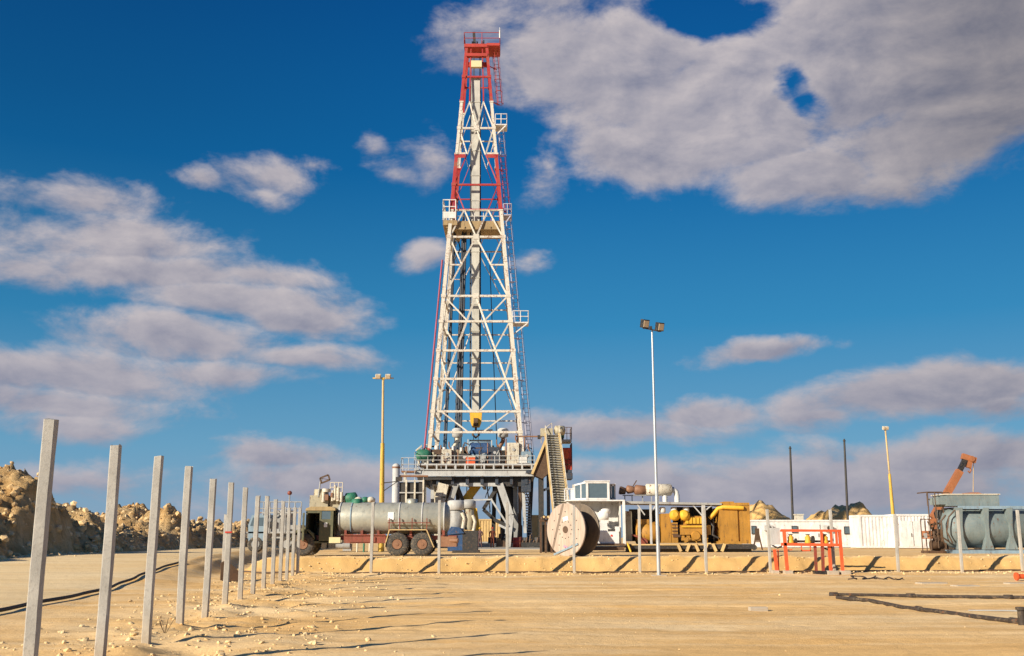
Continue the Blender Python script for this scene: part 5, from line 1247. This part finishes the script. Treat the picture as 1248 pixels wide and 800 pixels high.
m = MB(); m.b2(X(1158),X(1226),-.45,1.65,zz,zz+.06); m.build('rim', M['cream'], t2); m = MB(); m.prism([(X(1192),zz+.06),(X(1196),zz+.16),(X(1206),zz+.16),(X(1212),zz+.06)],.2,1.4); m.build('hatch', M['boom'], t2)
# piping + rails in front-left of the tank
Y=61; x,_=W(1143,665,Y); t = thing('pump_station', 'rusty tangle of pumps and railings at the left end of the blue green tank', 'pump', (x,Y,PAD)); z = lambda v: W(1143,v,Y)[1]-PAD; X = lambda u: W(u,650,Y)[0]-x
m = MB(); m.rail((X(1123),0,0),(X(1134),0,0),z(633),2,.03); m.rail((X(1134),0,.3),(X(1152),0,.3),z(600)-.3,2,.035,mids=0); m.tube((X(1134),0,z(600)),(X(1134),1.5,z(600)),.035); m.rail((X(1140),.8,z(616)),(X(1168),.8,z(616)),z(600)-z(616),2,.03); m.build('railing', M['brown'], t)
m = MB(); m.lathe((X(1136),.3,.45),(1,0,0),[(0,.3),(.6,.3),(.62,.15),(.9,.15)],14); m.b2(X(1146),X(1156),.1,1.2,.1,z(645)); m.b2(X(1132),X(1158),-.1,1.4,0,.14); m.build('pump', M['brown'], t)
m = MB()
for k in range(9):
    r_ = random.Random(k); ux = 1136+r_.random()*18; v0 = 664; v1 = 634+r_.random()*16; m.path([(X(ux),r_.random()*.8,z(v0)),(X(ux+r_.uniform(-2,2)),r_.random()*.8,z((v0+v1)/2)),(X(ux+r_.uniform(-4,4)),r_.random(),z(v1))], r_.uniform(.025,.05), 6)
m.path([(X(1136),.2,z(640)),(X(1146),.1,z(638)),(X(1158),.3,z(642))],.06); m.path([(X(1138),.2,z(652)),(X(1150),.1,z(650)),(X(1160),.3,z(655))],.04)
m.build('pipework', M['brown'], t)
m = MB(); m.lathe((X(1150),.4,z(632)),(0,0,1),[(0,.25),(.3,.3),(.5,.2)],12); m.build('valve', M['dark'], t)
m = MB(); m.b2(X(1126),X(1129),-.1,.1,z(656),z(650)); m.build('sign_box', M['grey'], t)
# crane behind
YC2 = 78; x,_=W(1140,660,YC2); t = thing('mobile_crane', 'orange telescopic crane boom raised behind the blue green tank', 'crane', (x,YC2,PAD)); z = lambda v: W(1143,v,YC2)[1]-PAD; X = lambda u: W(u,600,YC2)[0]-x
m = MB(); a=Vector((X(1134),0,z(632))); b=Vector((X(1172),0,z(574))); m.beam(a,b,.42,.5); m.build('boom', M['boom'], t)
m = MB(); e=Vector((X(1181),0,z(558))); m.beam(b-(b-a).normalized()*.2,e,.3,.34); m.build('boom_extension', M['black'], t)
m = MB(); m.beam(e+Vector((-.3,0,.12)), e+Vector((.7,0,-.22)),.35,.42); m.lathe(e+Vector((.35,-.25,-.1)),(0,1,0),[(0,.22),(.5,.22)],14); m.build('boom_head', M['boom'], t)
m = MB(); m.tube(e+Vector((.55,0,-.2)), Vector((X(1186),0,z(600))), .025,n=5); m.build('hoist_rope', M['tan'], t)
m = MB(); p=Vector((X(1184),0,z(566))); m.box(p,(.36,.3,.55),ry=.3); m.path([p+Vector((0,0,-.2)),p+Vector((.12,0,-.45)),p+Vector((0,0,-.65)),p+Vector((-.12,0,-.5))],.06); m.build('hook_block', M['boom'], t)
m = MB(); m.b2(X(1134),X(1210),0,2.4,.8,1.4); m.b2(X(1160),X(1180),.2,2.2,1.4,2.3); m.build('carrier', M['boom'], t); m = MB(); m.beam((X(1138),0,1.4), a, .5, .5); m.build('boom_pivot', M['boom'], t)
for u in (1142,1156,1188,1202):
    m = MB(); m.lathe((X(u),0,.55),(0,1,0),[(0,.4),(.05,.55),(.35,.55),(.4,.4)],20); m.build('wheel', M['tyre'], t)

# ------------------------------------------------------------------ people
def person(lab, u, Y, suit, helmet, facing=0):
    x, _ = W(u, 660, Y); t = thing('person', lab, 'person', (x,Y,PAD), facing)
    J = {'pel':(0,0,.95,.15),'wa':(0,0,1.1,.135),'ch':(0,.01,1.32,.165),'nk':(0,0,1.5,.065),'hd':(0,-.01,1.62,.095),'ht':(0,-.01,1.70,.085),
         'hl':(-.1,0,.88,.10),'kl':(-.11,-.03,.5,.075),'al':(-.12,.02,.1,.055),'tl':(-.13,-.14,.04,.045),
         'hr':(.1,0,.88,.10),'kr':(.12,.02,.5,.075),'ar':(.14,.08,.1,.055),'tr':(.15,-.08,.04,.045),
         'sl':(-.2,0,1.42,.07),'el':(-.27,.02,1.15,.052),'wl':(-.24,-.12,.92,.04),'fl':(-.23,-.17,.84,.035),
         'sr':(.2,0,1.42,.07),'er':(.29,.02,1.16,.052),'wr':(.2,-.2,1.02,.04),'fr':(.15,-.26,1.02,.035)}
    E = [('pel','wa'),('wa','ch'),('ch','nk'),('nk','hd'),('hd','ht'),('pel','hl'),('hl','kl'),('kl','al'),('al','tl'),('pel','hr'),('hr','kr'),('kr','ar'),('ar','tr'),('ch','sl'),('sl','el'),('el','wl'),('wl','fl'),('ch','sr'),('sr','er'),('er','wr'),('wr','fr')]
    ks = list(J); me = bpy.data.meshes.new('body'); me.from_pydata([J[k][:3] for k in ks], [(ks.index(a),ks.index(b)) for a,b in E], [])
    o = bpy.data.objects.new('body', me); C.objects.link(o); o.parent = t
    md = o.modifiers.new('skin','SKIN'); sv = me.skin_vertices[0].data
    for i,k in enumerate(ks): sv[i].radius = (J[k][3],J[k][3]*(.75 if k in ('ch','wa','pel') else 1)); sv[i].use_root = (k=='pel')
    o.modifiers.new('sub','SUBSURF').render_levels = 1; o.modifiers['sub'].levels = 1
    m_, nt, b, P_ = base_mat('person cloth'); g_ = nd(nt,'ShaderNodeSeparateXYZ'); nt.links.new(P_, g_.inputs[0])
    c = mixc(nt, math_(nt,'GREATER_THAN', g_.outputs[2], 1.5), suit, (.30,.17,.11)); c = mixc(nt, math_(nt,'LESS_THAN', g_.outputs[2], .12), c, (.02,.018,.015))
    nt.links.new(c, b.inputs['Base Color']); b.inputs['Roughness'].default_value = .9; me.materials.append(m_)
    m = MB(); m.lathe((0,-.01,1.66),(0,0,1),[(0,.145),(.015,.15),(.02,.115),(.08,.105),(.12,.07),(.135,.02)],16); m.build('helmet', helmet, t)
person('worker in a red brown coverall standing under the rig floor', 600, 90, (.22,.06,.03), M['redbox'], .3)
person('worker in dark trousers and coverall beside the yellow cylinder under the rig', 585, 92, (.10,.05,.05), M['amber'], -.6)

# red barrels near the right leg, dark clutter
for u, v, Y, mt, l in ((629,650,92,'redbox','red upright drum beside the right substructure leg'),(633,652,93,'rustred','rust red drum behind the brighter red one'),(641,652,94,'dark','dark drum at the foot of the right stair'),(655,653,93,'dark','dark drum right of the pale ladder')):
    x,_=W(u,v,Y); m = MB(); m.lathe((0,0,0),(0,0,1),[(0,.28),(.02,.3),(.28,.29),(.3,.31),(.32,.29),(.58,.29),(.6,.31),(.62,.29),(.88,.3),(.9,.28)],20); m.tube((.15,0,.88),(.15,0,.95),.03)
    tag(m.build('steel_drum', M[mt]), l, 'drum', None, (x,Y,PAD+.02))
for u, w, h, mt, l in ((648,.9,.8,'dark','low dark crate of fittings left of the pipe rack'),(612,.5,1.1,'brown','brown steel box against the substructure leg')):
    x,_=W(u,660,91); t = thing('fittings_crate', l, 'crate', (x,91,PAD)); m = MB(); m.b2(-w,w,-.4,.4,.1,h*.6); m.build('body', M[mt], t); m = MB()
    for k in range(6): m.tube((-w*.9+k*w*.35,0,h*.5),(-w*.8+k*w*.35,.1,h*(.8+.3*(k%3))),.08)
    m.build('contents', M['brown'], t)
# concrete slab (cellar apron) in front of the rig
m = MB(); xa = W(553,668,84)[0]; xb = W(676,668,84)[0]; m.b2(xa,xb,80,106,PAD-.1,PAD+.05); o = m.build('concrete_apron', concrete('apron concrete',(.30,.27,.23),(.40,.36,.30))); structure(o)

# ------------------------------------------------------------------ sun and sky
travel = Vector((5.35,4.38,-2.82)).normalized()
sun = bpy.data.lights.new('sun','SUN'); sun.energy = 7.0; sun.angle = math.radians(.5); sun.color = (1,.90,.73)
so = bpy.data.objects.new('sun', sun); C.objects.link(so); so.rotation_euler = travel.to_track_quat('-Z','Y').to_euler(); so.location = (-30,-20,30)
elev = math.asin(-travel.z); azi = math.atan2(-travel.x, -travel.y)
w = bpy.data.worlds.new('World'); bpy.context.scene.world = w; w.use_nodes = True; nt = w.node_tree
bg = nt.nodes['Background']
sky = nd(nt,'ShaderNodeTexSky'); sky.sky_type = 'NISHITA'; sky.sun_disc = False; sky.sun_elevation = elev; sky.sun_rotation = azi; sky.air_density = 1.0; sky.dust_density = .6; sky.ozone_density = 2.0
tc = nd(nt,'ShaderNodeTexCoord'); DIR = tc.outputs['Generated']
sp = nd(nt,'ShaderNodeSeparateXYZ'); nt.links.new(DIR, sp.inputs[0])
az = math_(nt,'ARCTAN2', sp.outputs[0], sp.outputs[1]); el = math_(nt,'ARCSINE', sp.outputs[2])
cb = nd(nt,'ShaderNodeCombineXYZ'); nt.links.new(az, cb.inputs[0]); nt.links.new(el, cb.inputs[1]); P2 = cb.outputs[0]
def pix(u, v):
    x = (u-624)/F; y = (400-v)/F; d = Vector((x, cT-y*sT, sT+y*cT)).normalized(); return math.atan2(d.x,d.y), math.asin(d.z)
mp = nd(nt,'ShaderNodeMapping'); mp.inputs['Scale'].default_value = (1,1.75,1); nt.links.new(P2, mp.inputs[0]); NP = mp.outputs[0]
wn = nd(nt,'ShaderNodeTexNoise', inp={'Scale':9.0,'Detail':5.0,'Roughness':.6}); nt.links.new(NP, wn.inputs['Vector'])
s1 = nd(nt,'ShaderNodeVectorMath', operation='SUBTRACT'); nt.links.new(wn.outputs['Color'], s1.inputs[0]); s1.inputs[1].default_value = (.5,.5,.5)
s2 = nd(nt,'ShaderNodeVectorMath', operation='MULTIPLY'); nt.links.new(s1.outputs[0], s2.inputs[0]); s2.inputs[1].default_value = (.055,.028,0)
s3 = nd(nt,'ShaderNodeVectorMath', operation='ADD'); nt.links.new(P2, s3.inputs[0]); nt.links.new(s2.outputs[0], s3.inputs[1]); WP = s3.outputs[0]
# (u, v, radius u, radius v, tilt in degrees, weight)
blobs = [(767,84,160,95,0,1.6),(682,74,105,72,0,1.3),(600,32,85,42,0,.38),(890,118,200,110,0,1.7),(812,187,140,60,0,1.4),(665,204,40,42,0,.55),(982,208,140,44,0,1.2),(1079,221,60,26,0,.6),(1050,74,180,120,0,1.7),(1164,57,180,125,0,1.6),(1120,165,170,64,-4,1.4),(1225,113,110,85,0,1.1),(930,-60,400,90,0,1.1),
  (105,248,105,26,0,.8),(140,290,145,44,0,1.1),(181,330,190,38,0,1.15),(308,336,95,24,0,.8),(275,363,190,30,2,1.1),(357,382,118,28,3,1.1),(215,408,170,38,0,1.1),(357,432,108,22,2,.95),(275,452,120,23,0,.85),(92,455,160,40,0,1.15),(55,490,150,32,0,1.0),(71,514,110,24,0,.8),
  (247,220,40,17,0,.75),(330,215,68,34,0,.9),(379,201,32,15,-10,.6),(324,240,42,16,0,.6),(456,182,13,13,0,.25),(489,212,32,13,0,.3),(528,193,38,32,0,.45),(511,308,42,22,0,.8),(642,318,34,17,0,.45),
  (330,558,120,22,0,.85),(385,582,185,32,0,.85),(110,585,150,24,0,.6),
  (932,428,86,18,-3,1.2),(1127,479,215,34,-5,1.35),(1225,458,100,30,0,1.0),(1005,505,82,16,-2,.85),(1220,492,85,22,0,.8),
  (762,523,160,30,0,1.2),(850,505,95,24,-3,1.1),(670,520,65,25,0,.8),(981,592,330,50,0,1.25),(1151,562,210,36,-4,1.05),(1225,548,110,26,-6,.9),(815,590,190,40,0,1.0),(737,572,110,16,0,.35),(560,610,300,30,0,.5)]
holes = [(960,94,46,24,-20,1.25),(988,118,42,30,35,1.3),(858,18,100,38,8,1.45)]
def blob(u,v,ru,rv,ti,wt):
    a, e = pix(u, v); n = nd(nt,'ShaderNodeMapping', vector_type='TEXTURE'); nt.links.new(WP, n.inputs[0])
    n.inputs['Location'].default_value = (a,e,0); n.inputs['Rotation'].default_value = (0,0,math.radians(-ti)); n.inputs['Scale'].default_value = (ru/F,rv/F,1)
    ln = nd(nt,'ShaderNodeVectorMath', operation='LENGTH'); nt.links.new(n.outputs[0], ln.inputs[0])
    return math_(nt,'MULTIPLY_ADD', ln.outputs['Value'], -wt, wt), n.outputs[0]
acc = None
for bl in blobs:
    f, pos = blob(*bl)
    y_ = nd(nt,'ShaderNodeSeparateXYZ'); nt.links.new(pos, y_.inputs[0]); y_ = y_.outputs[1]
    if bl[3] > 50: y_ = math_(nt,'MULTIPLY', y_, .35)
    if acc is None: acc, hacc = f, y_; continue
    pick = math_(nt,'MULTIPLY_ADD', math_(nt,'SUBTRACT', f, acc), 5.0, .5, clamp=True)
    hm = nd(nt,'ShaderNodeMix'); nt.links.new(pick, hm.inputs[0]); nt.links.new(hacc, hm.inputs[2]); nt.links.new(y_, hm.inputs[3]); hacc = hm.outputs[0]
    acc = math_(nt,'SMOOTH_MAX', acc, f, .12)
for bl in holes:
    f, _ = blob(*bl); acc = math_(nt,'SUBTRACT', acc, math_(nt,'MAXIMUM', f, 0.0))
# elsewhere in the sky: scattered clouds from noise, away from the photographed sector
big = noise(nt, NP, 2.6, 3, .5); outside = math_(nt,'GREATER_THAN', math_(nt,'ABSOLUTE', az), .75)
acc = math_(nt,'MAXIMUM', acc, math_(nt,'MULTIPLY_ADD', outside, 3.0, math_(nt,'MULTIPLY_ADD', big, 3.0, -4.7)))
n1 = noise(nt, NP, 8.5, 12, .62, .2)
o2 = nd(nt,'ShaderNodeVectorMath', operation='ADD'); nt.links.new(NP, o2.inputs[0]); o2.inputs[1].default_value = (-.014,.022,0)
n2 = noise(nt, o2.outputs[0], 8.5, 7, .58, .2)
fld = math_(nt,'MULTIPLY_ADD', math_(nt,'SUBTRACT', n1, .525), 2.5, acc)
dens = maprange(nt, fld, -.16, .62, 0, .97, True)
shade = math_(nt,'MULTIPLY_ADD', hacc, .42, math_(nt,'MULTIPLY_ADD', math_(nt,'SUBTRACT', n1, n2), 2.6, .50), clamp=True)
thin = maprange(nt, fld, .1, .9, .22, 0)
shade = math_(nt,'ADD', shade, thin, clamp=True)
cl = mixc(nt, shade, (.245,.255,.34), (.565,.515,.53))
low = maprange(nt, el, .02, .26, 1, 0)
cl = mixc(nt, math_(nt,'MULTIPLY', low, .35), cl, (.30,.315,.42))
dk = nd(nt,'ShaderNodeVectorMath', operation='SCALE'); nt.links.new(cl, dk.inputs[0]); nt.links.new(maprange(nt, az, .24, .50, 1.0, .62, True), dk.inputs['Scale'])
cl = mixc(nt, maprange(nt, el, .15, .35, .3, 1), cl, dk.outputs[0])
# sky grade: the physical sky, toned like the print's film stock
rp = nd(nt,'ShaderNodeValToRGB'); nt.links.new(maprange(nt, el, -.05, .65, 0, 1), rp.inputs[0]); cr = rp.color_ramp
cols = [(0,(.25,.29,.40)),(.07,(.27,.385,.52)),(.19,(.145,.365,.56)),(.36,(.032,.250,.50)),(.57,(.002,.138,.385)),(.79,(.0,.085,.295)),(1,(.0,.055,.23))]
for i,(p,c) in enumerate(cols):
    e = cr.elements[i] if i < 2 else cr.elements.new(p); e.position = p; e.color = (*c,1)
side = maprange(nt, az, -.55, .15, .72, 1.0, True); hi = maprange(nt, el, .05, .4, 0, 1)
vm = nd(nt,'ShaderNodeVectorMath', operation='SCALE'); nt.links.new(rp.outputs[0], vm.inputs[0]); nt.links.new(side, vm.inputs['Scale'])
sk = mixc(nt, hi, rp.outputs[0], vm.outputs[0])
k = .07
nk = mixc(nt, 1.0, sky.outputs[0], (k*.6,k*.85,k*1.1), 'MULTIPLY')
sk = mixc(nt, .08, sk, nk)
SKYMIX = nd(nt,'ShaderNodeMix'); SKYMIX.data_type='RGBA'; nt.links.new(dens, SKYMIX.inputs[0]); nt.links.new(sk, SKYMIX.inputs[6]); nt.links.new(cl, SKYMIX.inputs[7])
nt.links.new(SKYMIX.outputs[2], bg.inputs['Color']); bg.inputs['Strength'].default_value = 1.0
w.cycles.sampling_method = 'MANUAL'; w.cycles.sample_map_resolution = 384

# ------------------------------------------------------------------ camera
cam = bpy.data.cameras.new('camera'); co = bpy.data.objects.new('camera', cam); C.objects.link(co)
cam.sensor_fit = 'HORIZONTAL'; cam.sensor_width = 36; cam.lens = F/1248*36; cam.clip_end = 9000; cam.clip_start = .05
co.location = (0,0,EYE); co.rotation_euler = (PI/2 + TH, 0, 0)
sc = bpy.context.scene; sc.camera = co
sc.view_settings.view_transform = 'Standard'; sc.view_settings.look = 'None'; sc.view_settings.exposure = 0
